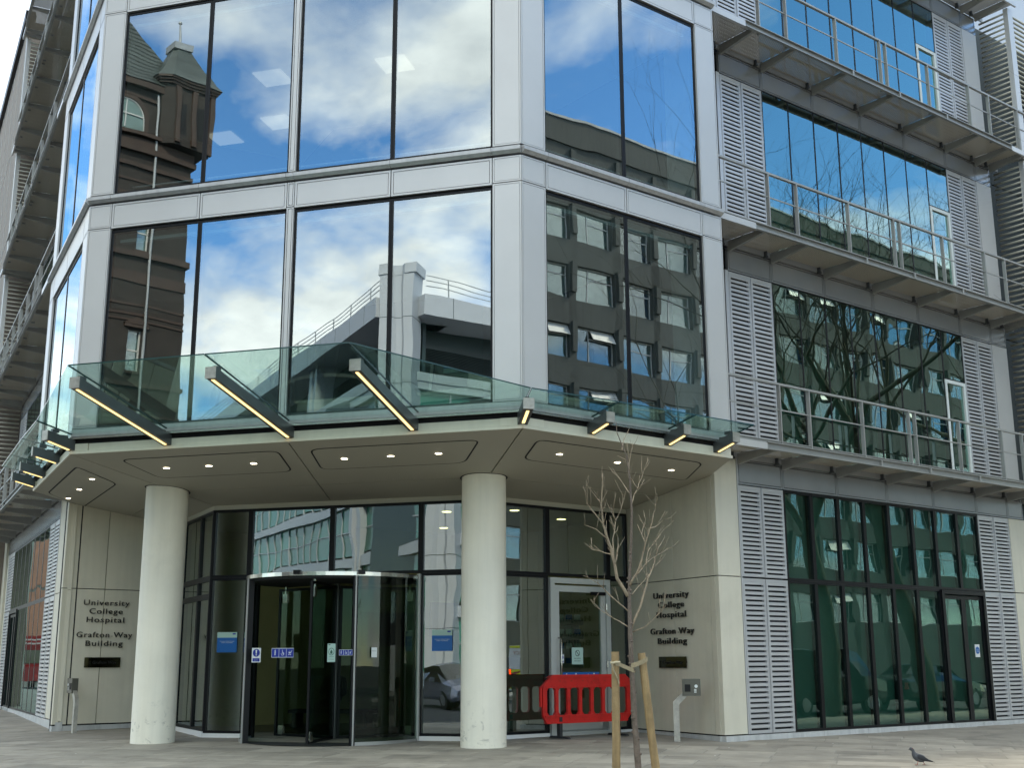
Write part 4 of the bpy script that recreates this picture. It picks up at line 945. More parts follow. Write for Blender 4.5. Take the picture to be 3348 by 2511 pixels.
# ------------------------------------------------------------------ red plastic barrier
def barrier():
    fr = FB.sub(2.74, 3.02, 0); z0 = pz(*w2(FB, 3.8, 3.0)) + .015
    o = empty('plastic_barrier', fr.p(1.05, 0, z0), fr.a, 'red plastic pedestrian barrier standing across the white side door', 'barrier')
    out_ = [(.14, .24), (.28, .24 - .0), (1.96, .24), (2.10, .36), (2.11, .95), (1.98, 1.05), (.30, 1.05), (.06, .86), (.06, .80), (.10, .36)]
    T = .055
    # frame of members around seven openings
    b = MB()
    def slab(poly, y0=-T / 2, y1=T / 2):
        n = len(poly); v = [(x, y0, z) for x, z in poly] + [(x, y1, z) for x, z in poly]
        b.add(v, [tuple(range(n)), tuple(reversed(range(n, 2 * n)))] + [((i + 1) % n, i, i + n, (i + 1) % n + n) for i in range(n)])
    slab([(.14, .24), (2.0, .24), (2.11, .36), (.06, .36)]); slab([(.02, .84), (2.11, .84), (2.11, .95), (1.98, 1.05), (.26, 1.05)])
    slab([(.16, 1.0), (1.98, 1.0), (1.98, 1.052), (.28, 1.052)], -.045, .045); slab([(.10, .345), (2.09, .345), (2.09, .375), (.08, .375)], -.045, .045)
    slab([(.04, .83), (2.11, .83), (2.11, .865), (.05, .865)], -.045, .045); slab([(.14, .235), (2.0, .235), (2.02, .265), (.11, .265)], -.045, .045)
    xs = [.10, .37, .64, .91, 1.18, 1.45, 1.72, 2.06]
    for i, x in enumerate(xs):
        w = .034 if 0 < i < 7 else .045
        slab([(x - w, .36), (x + w, .36), (x + w, .86), (x - w, .86)], -.022, .022)
        for s in (-1, 1):
            if (i == 0 and s < 0) or (i == 7 and s > 0): continue
            slab([(x + s * w, .37), (x + s * (w + .04), .37), (x + s * w, .42)], -.03, .03); slab([(x + s * w, .84), (x + s * (w + .04), .84), (x + s * w, .79)], -.03, .03)
    slab([(.0, .52), (.035, .52), (.035, .84), (.0, .84)], -.02, .02); slab([(2.11, .60), (2.17, .60), (2.17, .74), (2.11, .74)], -.02, .02)
    pn = b.build('panel', 'red_plastic', o, fr, 0, 0, z0)
    for i in range(6): MB().box(-.02, .02, -.0475, -.0455, -.008, .008).build('rivet', 'hi_red', pn, fr, .42 + i * .26, 0, z0 + 1.0 - .055)
    for x in (.44, 1.80):
        f_ = MB().add([(-.03, -.26, 0), (.03, -.26, 0), (.03, .26, 0), (-.03, .26, 0), (-.03, -.22, .035), (.03, -.22, .035), (.03, .22, .035), (-.03, .22, .035)], BF)
        f_.box(-.03, .03, -.04, .04, .03, .40).build('foot', 'rubber', o, fr, x, 0, z0 - .012)
barrier()

# ------------------------------------------------------------------ young street tree and its stakes
TY = 14.2
tz = pz(1.35, TY)
limbs = {'trunk':[(1.409, 0.148), (1.386, 0.539), (1.371, 0.84), (1.357, 1.221), (1.349, 1.529), (1.346, 1.715), (1.349, 2.154), (1.357, 2.344), (1.386, 2.728), (1.403, 3.116), (1.387, 3.509), (1.361, 3.774), (1.299, 3.934), (1.25, 4.069), (1.24, 4.244)],
'left':[(1.333, 2.139), (1.209, 2.345), (1.157, 2.6), (1.091, 2.793), (1.042, 2.949), (1.021, 3.183), (1.041, 3.524)],
'l2':[(1.042, 2.949), (0.966, 3.04), (0.864, 3.17), (0.84, 3.262)], 'l3':[(1.091, 2.793), (0.963, 2.884), (0.821, 2.923)], 'l4':[(1.021, 3.183), (0.944, 3.261), (0.855, 3.367)],
'l5':[(1.164, 2.587), (1.168, 2.793), (1.212, 3.013), (1.28, 3.156), (1.345, 3.378)], 'l6':[(1.212, 3.013), (1.15, 3.156)], 'l7':[(1.157, 2.6), (1.049, 2.652), (0.933, 2.697)], 'l8':[(1.188, 2.51), (1.217, 2.664), (1.234, 2.831)],
'r1':[(1.355, 1.747), (1.526, 2.166), (1.582, 2.343), (1.665, 2.534), (1.735, 2.726), (1.776, 2.791)], 'r2':[(1.362, 2.268), (1.47, 2.471), (1.541, 2.727), (1.599, 2.92), (1.644, 3.115), (1.658, 3.18)],
'r3':[(1.598, 2.907), (1.677, 2.946), (1.771, 3.024)], 'r4':[(1.541, 2.727), (1.506, 2.856), (1.563, 3.037)], 'r5':[(1.416, 2.369), (1.601, 2.56), (1.733, 2.649), (1.89, 2.726)], 'r6':[(1.547, 2.484), (1.578, 2.663), (1.686, 2.791), (1.794, 2.933)],
't1':[(1.406, 3.22), (1.469, 3.377), (1.552, 3.561), (1.615, 3.707)], 't2':[(1.483, 3.43), (1.395, 3.549), (1.41, 3.641)], 't3':[(1.482, 3.404), (1.629, 3.502)], 't4':[(1.388, 3.536), (1.399, 3.734), (1.458, 3.947)], 't5':[(1.389, 3.325), (1.314, 3.483), (1.214, 3.682)],
't6':[(1.361, 3.774), (1.243, 3.788)], 't7':[(1.318, 3.894), (1.369, 4.095)], 'b1':[(1.332, 1.793), (1.175, 1.888), (1.018, 1.998), (0.925, 2.125)], 'b2':[(1.378, 1.731), (1.507, 1.793), (1.654, 1.917), (1.738, 2.027)],
'b3':[(1.345, 1.966), (1.164, 2.108), (0.976, 2.282), (0.801, 2.363)], 'b4':[(1.373, 2.154), (1.522, 2.312), (1.655, 2.471), (1.788, 2.598)]}
def young_tree():
    rn = random.Random(5); o = empty('young_tree', (1.42, TY, tz), 0, 'slim bare young street tree tied between two wooden stakes', 'tree')
    T = limbs['trunk']; T[0] = (1.42, tz - .1)
    dy = lambda: rn.uniform(-1, 1)
    pts = [Vector((x, TY + .02 * math.sin(z * 3), z)) for x, z in T]; rs = [.036, .034, .032, .030, .028, .026, .021, .018, .0155, .013, .010, .0075, .006, .005, .0025]
    tr = MB(); fine = []
    for a, b, r0, r1 in zip(pts, pts[1:], rs, rs[1:]):
        for k in range(4): fine.append((a.lerp(b, k / 4), (r0 + (r1 - r0) * k / 4) * rn.uniform(.94, 1.1)))
    tr.tube([p for p, r in fine], [r for p, r in fine], 9)
    for i in range(22):       # knots where old shoots were cut
        p, r = fine[rn.randrange(2, 34)]; d = Vector((rn.uniform(-1, 1), rn.uniform(-1, .4), .3)).normalized()
        tr.tube([p + d * r * .5, p + d * (r + .012), p + d * (r + .018)], [.016, .013, .004], 6)
    tr.build('trunk', 'bark', o, smooth=True)
    br = MB(); tips = []
    off = {'trunk': 0}
    for nm, P in limbs.items():
        if nm == 'trunk': continue
        sd = rn.choice((-1, 1)) * rn.uniform(.35, .75); y0 = TY
        n = len(P); Q = []
        for i, (x, z) in enumerate(P): Q.append(Vector((x, TY + (sd * .55 * (i / max(1, n - 1)) if nm in ('left', 'r1', 'r2', 'b1', 'b2', 'b3', 'b4', 'r5', 't1', 't5') else 0), z)))
        # children start on the already bent limb
        if nm not in ('left', 'r1', 'r2', 'b1', 'b2', 'b3', 'b4', 'r5', 't1', 't5'):
            best = min(((q - Vector((P[0][0], q.y, P[0][1]))).length, q.y) for q in [v for L_ in off.get('L', []) for v in L_] or [Vector((P[0][0], TY, P[0][1]))])[1]
            for i, q in enumerate(Q): q.y = best + sd * .3 * i / max(1, n - 1)
        off.setdefault('L', []).append(Q)
        big = {'left': .022, 'r1': .015, 'r2': .014}.get(nm, .0075)
        F_ = []
        for a, b in zip(Q, Q[1:]):
            for k in range(3): F_.append(a.lerp(b, k / 3) + Vector((dy(), dy(), dy())) * .006)
        F_.append(Q[-1]); m_ = len(F_)
        br.tube(F_, [big * (1 - .75 * i / (m_ - 1)) for i in range(m_)], 6)
        for i in range(2, m_, 1):
            if rn.random() < .6:
                d = (F_[i] - F_[i - 1]).normalized(); sdv = Vector((rn.uniform(-1, 1), rn.uniform(-1, 1), rn.uniform(.1, .9))).normalized()
                d2 = (d * .8 + sdv * .8).normalized(); ln = rn.uniform(.05, .26); e = F_[i] + d2 * ln
                br.tube([F_[i], F_[i].lerp(e, .5) + Vector((dy(), dy(), dy())) * .01, e + Vector((0, 0, .02))], [.0042, .0034, .0018], 4)
                if rn.random() < .5:
                    e2 = F_[i].lerp(e, .6); br.tube([e2, e2 + (d2 + Vector((dy(), dy(), .6))).normalized() * rn.uniform(.04, .14)], [.0036, .0019], 4)
    br.build('branches', 'twig', o, smooth=True)
young_tree()
def stake(x0, x1, z1, label, sd):
    rn = random.Random(sd); o = empty('tree_stake', (x0, TY, pz(x0, TY)), 0, label, 'stake', 'stakes holding the young tree')
    P = []; rs = []
    for k in range(15):
        t = k / 14; P.append((x0 + (x1 - x0) * t + rn.uniform(-.002, .002), TY - .03, pz(x0, TY) - .05 + (z1 - pz(x0, TY) + .05) * t)); rs.append(.046 * rn.uniform(.97, 1.03) * (1.03 - .06 * t))
    MB().tube(P, rs, 14).build('pole', 'wood', o, smooth=False)
stake(1.150, 1.167, 1.514, 'upright round wooden stake left of the young tree, knotted strap end hanging', 3)
stake(1.622, 1.467, 1.498, 'leaning round wooden stake right of the young tree', 4)
st = empty('tree_tie', (1.35, TY, 1.36), 0, 'brown fabric tie strapping the young tree to both stakes', 'strap')
def strap(P, w=.045, m='strap', name='band'):
    b = MB(); v = []
    for x, y, z in P: v += [(x, y, z - w / 2), (x, y, z + w / 2), (x, y + .006, z - w / 2), (x, y + .006, z + w / 2)]
    f = []
    for k in range(len(P) - 1):
        q = 4 * k; f += [(q, q + 4, q + 5, q + 1), (q + 2, q + 3, q + 7, q + 6), (q + 1, q + 5, q + 7, q + 3), (q, q + 2, q + 6, q + 4)]
    b.add(v, f).build(name, m, st)
strap([(1.12, TY - .02, 1.385), (1.165, TY - .088, 1.382), (1.22, TY - .07, 1.37), (1.30, TY - .055, 1.335), (1.37, TY - .045, 1.305), (1.40, TY - .0, 1.295)])
strap([(1.33, TY - .01, 1.352), (1.345, TY - .045, 1.355), (1.41, TY - .06, 1.375), (1.47, TY - .085, 1.40), (1.515, TY - .082, 1.425), (1.535, TY - .03, 1.43)], .055)
MB().tube([(1.115, TY - .03, 1.395), (1.13, TY - .085, 1.39), (1.17, TY - .095, 1.40), (1.215, TY - .06, 1.40)], .012, 6).build('knot_cord', 'cord', st)
MB().tube([(1.125, TY - .085, 1.385), (1.14, TY - .09, 1.31), (1.185, TY - .085, 1.215), (1.20, TY - .085, 1.16)], .009, 6).build('loose_end', 'strap', st)

# ------------------------------------------------------------------ pigeon
def pigeon():
    px_, py_ = 5.56, 17.3; z0 = pz(px_, py_); s = .88
    o = empty('pigeon', (px_, py_, z0), rad(4), 'dark grey pigeon walking left on the pavement', 'bird')
    # body of revolution-like sections along a bent spine, head to the left (-x)
    sec = [(-.148, .232, .008), (-.142, .236, .020), (-.128, .240, .027), (-.110, .238, .026), (-.098, .222, .023), (-.092, .200, .026), (-.085, .170, .037), (-.065, .140, .052), (-.030, .115, .062), (.015, .102, .062), (.060, .092, .052), (.105, .078, .036), (.145, .064, .021), (.19, .052, .015), (.235, .040, .012)]
    b = MB(); n = 14; v = []
    for i, (x, z, r) in enumerate(sec):
        a, c = sec[max(0, i - 1)], sec[min(len(sec) - 1, i + 1)]; d = Vector((c[0] - a[0], 0, c[1] - a[1])).normalized(); up = Vector((-d.z, 0, d.x)); flat = 1.0 if i < 11 else (.45 if i < 13 else .32)
        wid = 1.0 if i < 12 else 1.5
        for k in range(n):
            t = 2 * math.pi * k / n; v.append(Vector((x, 0, z)) * s + up * (r * s * flat * math.sin(t)) + Vector((0, 1, 0)) * (r * s * .92 * wid * math.cos(t)))
    f = [(i * n + k, i * n + (k + 1) % n, (i + 1) * n + (k + 1) % n, (i + 1) * n + k) for i in range(len(sec) - 1) for k in range(n)]
    f += [tuple(reversed(range(n))), tuple(range((len(sec) - 1) * n, len(sec) * n))]
    b.add(v, f).build('body', 'pigeon_grey', o, smooth=True, local=True)
    for sd in (-1, 1):
        w = MB(); V = []
        prof = [(-.055, .128, .020), (-.02, .125, .036), (.03, .108, .040), (.08, .088, .030), (.13, .068, .018), (.20, .050, .007)]
        for x, z, h_ in prof:
            yy_ = .056 if x < .05 else .045 if x < .1 else .03
            V += [(x * s, sd * yy_ * s * .9, (z + h_) * s), (x * s, sd * (yy_ + .014) * s, z * s), (x * s, sd * yy_ * s * .95, (z - h_) * s)]
        ff = []
        for k in range(len(prof) - 1):
            q = 3 * k; ff += [(q, q + 3, q + 4, q + 1), (q + 1, q + 4, q + 5, q + 2)]
        w.add(V, ff).build('wing', 'pigeon_dark', o, smooth=True, local=True)
        MB().tube([(-.104 * s, sd * .024 * s, .246 * s), (-.104 * s, sd * .027 * s, .246 * s)], .005, 8).build('eye', 'hi_red', o, local=True)
    MB().tube([(-.138 * s, 0, .238 * s), (-.155 * s, 0, .233 * s), (-.170 * s, 0, .228 * s)], [.007, .005, .0015], 6).build('beak', 'ink', o, local=True)
    for sd, fx, lx in ((-1, -.055, -.025), (1, .085, .045)):
        l_ = MB().tube([(lx * s, sd * .022, .075), (fx * s, sd * .022, .008)], .0045, 6)
        for a in (-.6, 0, .6): l_.tube([(fx * s, sd * .022, .007), (fx * s - .032 * math.cos(a), sd * .022 + .032 * math.sin(a), .004)], [.0035, .002], 5)
        l_.tube([(fx * s, sd * .022, .007), (fx * s + .016, sd * .022, .004)], [.003, .002], 5)
        l_.build('leg', 'pigeon_leg', o, local=True)
pigeon()
# litter: chewing-gum dots and a few dry bits
rn = random.Random(9)
spots = [(-6.8, 19.6), (-6.2, 18.2), (-5.0, 17.2), (2.95, 18.5), (6.6, 20.2), (3.4, 19.9), (5.3, 20.9), (.4, 18.1)]
for i, (x, y) in enumerate(spots):
    b = MB(); v = [(.016 * rn.uniform(.7, 1.3) * math.cos(a * .9), .016 * rn.uniform(.7, 1.3) * math.sin(a * .9), .002) for a in range(7)]
    v.append((0, 0, .006)); b.add(v, [(k, (k + 1) % 7, 7) for k in range(7)])
    o = b.build('gum_spot', 'gum', None, FR(x, y, 0), 0, 0, pz(x, y) + .001)
    tag(o, 'tiny white trodden gum spot on the paving ' + ('below the left intercom post', 'in front of the left column base', 'at lower left near the picture edge', 'to the right of the leaning stake', 'near the right wing plinth behind the pigeon', 'beside the right intercom post', 'before the third ground window of right wing', 'in front of the middle column base')[i], 'litter', 'gum spots on the paving')
# seated visitor inside the lobby
def seated():
    fr = FA.sub(-6.15, 7.3, 0); z = .09
    o = empty('person', fr.p(0, 0, z), fr.a, 'person in dark clothes sitting inside behind the revolving door', 'person')
    J = {'pel': (0, 0, .50), 'sp': (0, .06, .72), 'ch': (0, .08, .93), 'nk': (0, .05, 1.07), 'hd': (0, .02, 1.16), 'ht': (0, .02, 1.27)}
    E = [('pel', 'sp'), ('sp', 'ch'), ('ch', 'nk'), ('nk', 'hd'), ('hd', 'ht')]; Rr = {'pel': .15, 'sp': .15, 'ch': .165, 'nk': .062, 'hd': .085, 'ht': .075}
    for s_, q in ((-1, 'l'), (1, 'r')):
        J.update({q + 'sh': (s_ * .19, .07, .97), q + 'el': (s_ * .27, -.02, .70), q + 'wr': (s_ * .15, -.24, .60), q + 'hi': (s_ * .09, -.02, .50), q + 'kn': (s_ * .16, -.44, .50), q + 'an': (s_ * .17, -.46, .09), q + 'to': (s_ * .19, -.60, .04)})
        Rr.update({q + 'sh': .075, q + 'el': .052, q + 'wr': .036, q + 'hi': .11, q + 'kn': .07, q + 'an': .045, q + 'to': .035})
        E += [('ch', q + 'sh'), (q + 'sh', q + 'el'), (q + 'el', q + 'wr'), ('pel', q + 'hi'), (q + 'hi', q + 'kn'), (q + 'kn', q + 'an'), (q + 'an', q + 'to')]
    ks = list(J); me = bpy.data.meshes.new('body'); me.from_pydata([J[k] for k in ks], [(ks.index(a), ks.index(b)) for a, b in E], [])
    b = bpy.data.objects.new('body', me); COL.objects.link(b); sk = b.modifiers.new('skin', 'SKIN'); b.modifiers.new('sub', 'SUBSURF').levels = 2
    for i, k in enumerate(ks): me.skin_vertices[0].data[i].radius = (Rr[k], Rr[k]); me.skin_vertices[0].data[i].use_root = (k == 'pel')
    bpy.context.view_layer.update()
    nm = bpy.data.meshes.new_from_object(b.evaluated_get(bpy.context.evaluated_depsgraph_get())); b.modifiers.clear(); b.data = nm; bpy.data.meshes.remove(me)
    nm.materials.clear()
    for x in ('cloth_dark', 'cloth_trousers', 'skin', 'mat_black'): nm.materials.append(MATS[x])
    for p in nm.polygons:
        c = p.center; p.use_smooth = True
        p.material_index = 2 if c.z > 1.05 else 3 if c.z < .08 else 1 if c.z < .58 and not (abs(c.x) > .1 and c.z > .57) else 0
    b.name = 'body'; b.parent = o
    MB().lathe([(.0001, 1.30), (.05, 1.292), (.08, 1.25), (.088, 1.20), (.086, 1.17)], 14).build('hair', 'hair_dark', o, local=True, y=.03)
    for s_ in (-1, 1):
        h_ = MB().box(-.035, .035, -.10, 0, -.012, .014)
        for i in range(4): h_.tube([(-.026 + .017 * i, -.09, .0), (-.026 + .017 * i, -.135 - .01 * (i in (1, 2)), -.005), (-.026 + .017 * i, -.155, -.03)], .0085, 6)
        h_.tube([(s_ * -.03, -.03, 0), (s_ * -.06, -.07, -.005), (s_ * -.062, -.1, -.015)], .0095, 6); h_.build('hand', 'skin', o, local=True, x=s_ * .15, y=-.24, z=.60)
    be = empty('lobby_bench', fr.p(0, .1, z), fr.a, 'low dark bench under the seated person in the lobby', 'bench')
    bx(fr, 'seat', -.9, .9, -.25, .25, z + .30, z + .37, 'cloth_trousers', be)
    for x in (-.8, .8): bx(fr, 'leg', x - .03, x + .03, -.2, .2, z, z + .30, 'steel_dark', be)
seated()

# ================================================================== the streets behind the camera, seen in the glass
# ------------------------------------------------------------------ red brick tower
def brick_tower():
    v = FA.p(-26.06, -32.58); fr = FR(v.x, v.y, FA.a + math.atan2(.86611, -.49985))
    o = empty('brick_tower', v, fr.a, 'dark red brick tower with slate roof mirrored in the left windows', 'building')
    W_ = 13.0
    wins = [(2.0, 2.68, 14.66, 16.5), (2.0, 2.70, 20.5, 22.3), (6.6, 7.3, 14.66, 16.5), (6.6, 7.3, 20.5, 22.3), (2.0, 2.7, 9.2, 11.2), (6.6, 7.3, 9.2, 11.2)]
    b = MB()
    xs = sorted({0.0, W_} | {w[0] for w in wins} | {w[1] for w in wins}); zs = sorted({0.0, 28.8} | {w[2] for w in wins} | {w[3] for w in wins})
    for a, c in zip(xs, xs[1:]):
        for d, e in zip(zs, zs[1:]):
            if not any(abs(a - w[0]) < .06 and d >= w[2] - .01 and e <= w[3] + .01 for w in wins): b.box(a, c, 0, .5, d, e)
    b.box(0, .5, .5, 12, 0, 28.8).box(W_ - .5, W_, .5, 12, 0, 28.8).box(0, W_, 11.6, 12, 0, 28.8)
    b.build('wall', 'brick', o, fr)
    for a, c, d, e in wins:
        w = MB().ring(0, c - a, 0, .07, 0, e - d, .07).box(0, c - a, .0, .07, (e - d) / 2 - .03, (e - d) / 2 + .03).build('sash_window', 'win_white', o, fr, a, .14, d)
        bx(fr, 'pane', a + .06, c - .06, .18, .19, d + .06, e - .06, 'glass_far', w); bx(fr, 'net_curtain', a, c, .3, .33, d, e, 'curtain', w)
        bx(fr, 'sill', a - .12, c + .12, -.1, .1, d - .12, d, 'terracotta', o)
        h_ = MB().box(-.25, c - a + .25, -.12, 0, .1, .26).add([(-.3, -.14, .26), (c - a + .3, -.14, .26), ((c - a) / 2, -.14, .62), (-.3, 0, .26), (c - a + .3, 0, .26), ((c - a) / 2, 0, .62)], [(0, 1, 2), (0, 3, 4, 1), (1, 4, 5, 2), (2, 5, 3, 0)])
        h_.build('window_hood', 'terracotta', o, fr, a, 0, e)
    for z, hh, pr in ((17.2, .12, .04), (17.7, .12, .04), (22.9, .3, .08), (23.8, .12, .05), (24.5, .2, .12), (27.95, .15, .1), (16.9, .1, .05), (12.5, .12, .05), (8.4, .3, .12), (13.9, .22, .10), (18.9, .55, .06), (20.15, .25, .16), (25.2, .25, .22), (25.5, .35, .12), (25.95, .18, .3), (28.5, .35, .30)):
        MB().box(-pr, W_ + pr, -pr, .05, z, z + hh).box(-pr, .05, .05, 12, z, z + hh).build('string_course', 'terracotta', o, fr)
    # big arched window under the eaves
    n = 14
    def arch(r, x0, zc): return [(x0 + r * math.cos(rad(180 - 180 * k / n)), zc + r * math.sin(rad(180 - 180 * k / n))) for k in range(n + 1)]
    for cx_ in (3.5, 7.0):
        P = [(cx_ - .85, 26.25)] + arch(.85, cx_, 26.95) + [(cx_ + .85, 26.25)]; Q = [(cx_ - 1.1, 26.2)] + arch(1.1, cx_, 26.95) + [(cx_ + 1.1, 26.2)]; m_ = len(P)
        v_ = [(x, -.10, z) for x, z in P] + [(x, -.10, z) for x, z in Q] + [(x, 0, z) for x, z in Q]
        s_ = MB().add(v_, [(i, i + 1, i + 1 + m_, i + m_) for i in range(m_ - 1)] + [(i + m_, i + 1 + m_, i + 1 + 2 * m_, i + 2 * m_) for i in range(m_ - 1)]).build('arch_surround', 'terracotta', o, fr)
        P2 = [(cx_ - .80, 26.28)] + arch(.78, cx_, 26.95) + [(cx_ + .80, 26.28)]
        MB().add([(x, -.05, z) for x, z in P] + [(x, -.05, z) for x, z in P2], [(i, i + 1, i + 1 + m_, i + m_) for i in range(m_ - 1)]).box(cx_ - .8, cx_ + .8, -.06, -.02, 26.93, 26.99).box(cx_ - .02, cx_ + .02, -.06, -.03, 26.3, 27.7).build('arched_sash', 'win_white', s_, fr)
        MB().add([(x, -.03, z) for x, z in P], [tuple(range(m_))]).build('arched_pane', 'glass_far', s_, fr); 
        MB().add([(x, -.01, z) for x, z in P], [tuple(range(m_))]).build('net_curtain', 'curtain', s_, fr)
    # slate roof in courses
    z0, z1 = 28.85, 33.2; nc = 16
    for i in range(nc):
        t0, t1 = i / nc, (i + 1) / nc; i0, i1 = 2.2 * t0 ** .85, 2.2 * t1 ** .85; h0, h1 = z0 + (z1 - z0) * t0, z0 + (z1 - z0) * t1
        a = [(-.35 + i0 + 1.2 * t0, -.35 + i0), (W_ + .35 - i0, -.35 + i0), (W_ + .35 - i0, 12 - i0), (-.35 + i0 + 1.2 * t0, 12 - i0)]; c = [(-.35 + i1 + 1.2 * t1, -.30 + i1), (W_ + .35 - i1, -.30 + i1), (W_ + .35 - i1, 12 - i1), (-.35 + i1 + 1.2 * t1, 12 - i1)]
        MB().add([(x, y, h0) for x, y in a] + [(x, y, h1 + .03) for x, y in c], [(k, (k + 1) % 4, (k + 1) % 4 + 4, k + 4) for k in range(4)]).build('slate_course', 'slate', o, fr)
    MB().box(3.0, W_ - 1.5, 1.7, 10, 33.1, 33.5).box(2.8, W_ - 1.3, 1.5, 10.2, 33.5, 33.75).build('roof_cresting', 'lead', o, fr)
    # corner turret
    tp = [(-.65, -.65), (1.35, -.65), (1.85, -.2), (1.85, 1.4), (1.2, 1.9), (-.65, 1.9)]
    MB().prism(tp, 25.9, 29.3).build('turret', 'brick', o, fr)
    for k in range(3): MB().prism([(p[0] + (.12 + .08 * k) * (1 if p[0] > .6 else -1), p[1] + (.12 + .08 * k) * (1 if p[1] > .6 else -1)) for p in tp], 29.05 + .12 * k, 29.16 + .12 * k).build('turret_cornice', 'terracotta', o, fr)
    for k in range(3): MB().box(-.75 + k * .9, -.5 + k * .9, -.8, -.6, 26.0, 29.0).build('turret_pilaster', 'terracotta', o, fr)
    for x in (-.35, .65): bx(fr, 'turret_niche', x, x + .45, -.66, -.64, 26.5, 28.2, 'void', o)
    c_ = (.6, .6)
    for i in range(9):
        t0, t1 = i / 9, (i + 1) / 9
        f_ = lambda t: [(c_[0] + (p[0] - c_[0]) * (1.28 - .98 * t ** .8), c_[1] + (p[1] - c_[1]) * (1.28 - .98 * t ** .8)) for p in tp]
        a, c = f_(t0), f_(t1); nn = len(tp)
        MB().add([(x, y, 29.4 + 2.2 * t0) for x, y in a] + [(x, y, 29.43 + 2.2 * t1) for x, y in c], [(k, (k + 1) % nn, (k + 1) % nn + nn, k + nn) for k in range(nn)]).build('slate_course', 'slate', o, fr)
    MB().box(.1, 1.1, .1, 1.1, 31.5, 31.85).tube([(.6, .6, 31.8), (.6, .6, 32.3), (.6, .6, 33.1)], [.12, .06, .04], 8).lathe([(.001, 33.3), (.09, 33.22), (.09, 33.14), (.001, 33.06)], 10, (.6, .6)).build('finial', 'lead', o, fr)
    MB().tube([(1.95, -.12, 0), (1.95, -.12, 28.4)], .06, 8).build('rainwater_pipe', 'lead', o, fr)
    MB().tube([(-.12, .3, 6), (-.12, .3, 25)], .06, 8).build('rainwater_pipe', 'lead', o, fr)
    return fr
brick_tower()
# ------------------------------------------------------------------ white and green glass building
def glass_building():
    v = FA.p(-17.49, -39.14)
    o = empty('white_green_building', v, FA.a, 'white framed building with green glass mirrored in the middle windows', 'building')
    fr1 = FR(v.x, v.y, FA.a + math.atan2(.78812, -.61552)); fr2 = FR(v.x, v.y, FA.a + math.atan2(-.73123, -.68213))
    c1 = FR(v.x, v.y, (fr1.a + fr2.a) / 2 if abs(fr1.a - fr2.a) < math.pi else (fr1.a + fr2.a) / 2 + math.pi)
    prof = [(-.84, .9), (-.84, -.25), (-.84, -.45), (-.34, -.45), (-.16, -.2), (.16, -.2), (.34, -.45), (.84, -.45), (.84, -.25), (.84, .9)]
    MB().prism(prof, 0, 21.0).build('corner_pillar', 'uch_white', o, c1)
    MB().prism([(x * 1.12, y * 1.12) for x, y in prof], 21.0, 21.5).build('pillar_cap', 'uch_white', o, c1)
    for z in (3.2, 7, 11, 15.2, 18.7): MB().prism([(x * 1.004, y * 1.004 - .002) for x, y in prof], z, z + .035).build('joint', 'uch_dark', o, c1)
    MB().prism([(x * .9, y * .9) for x, y in prof], 0, 20.4).build('second_pillar', 'uch_white', o, fr2.sub(13.2, 0, 0))
    for fi, (fr, sg) in enumerate(((fr1, -1), (fr2, 1))):
        X = lambda a, b: (a, b) if sg > 0 else (-b, -a)
        Lf = 34.0 if sg < 0 else 68.0
        bx(fr, 'roof_slab', *X(.9, Lf), -.9, 3, 18.95, 20.05, 'uch_white', o); 
        for k in range(12): bx(fr, 'roof_joint', *X(2.6 + 2.6 * k, 2.63 + 2.6 * k), -.905, -.9, 18.95, 20.05, 'uch_dark', o)
        for z in (20.5, 20.75, 21.0): bx(fr, 'roof_rail', *X(1.1, Lf), -.62, -.58, z, z + .03, 'lead', o)
        for k in range(10): bx(fr, 'rail_post', *X(2.5 + 3.3 * k, 2.55 + 3.3 * k), -.62, -.57, 20.05, 21.03, 'lead', o)
        bx(fr, 'penthouse', *X(.8, Lf), 1.6, 1.8, 16.0, 18.95, 'uch_dark', o)
        for k in range(20): bx(fr, 'sunshade', *X(1.2, Lf), 1.35, 1.55, 16.2 + k * .085, 16.22 + k * .085, 'slate', o)
        bx(fr, 'terrace_edge', *X(.8, Lf), -.35, 1.8, 15.55, 16.05, 'uch_white', o)
        bx(fr, 'core', *X(.7, Lf), .35, 9, 0, 15.6, 'uch_dark', o)
        for j in range(4):
            z = 1.0 + j * 3.75
            bx(fr, 'floor_band', *X(.9, Lf), -.28, .4, z + 2.85, z + 3.55, 'uch_white', o)
            for k in range(17 if sg < 0 else 34):
                a, b = X(1.2 + 1.9 * k, 1.2 + 1.9 * (k + 1))
                for h0, h1 in ((0, 1.35), (1.4, 2.82)):
                    bx(fr, 'glass_panel', a + .04, b - .04, .02, .08, z + h0, z + h1, 'uch_green', o)
        for k in range(18 if sg < 0 else 35): bx(fr, 'mullion', *X(1.2 + 1.9 * k - .04, 1.2 + 1.9 * k + .04), -.06, .09, 0.6, 15.6, 'uch_white', o)
        for j in range(4): bx(fr, 'transom', *X(.9, Lf), -.04, .09, 1.0 + j * 3.75 + 1.35, 1.0 + j * 3.75 + 1.40, 'uch_white', o)
        bx(fr, 'base_wall', *X(.9, Lf), -.05, .3, 0, 1.0, 'uch_white', o)
glass_building()

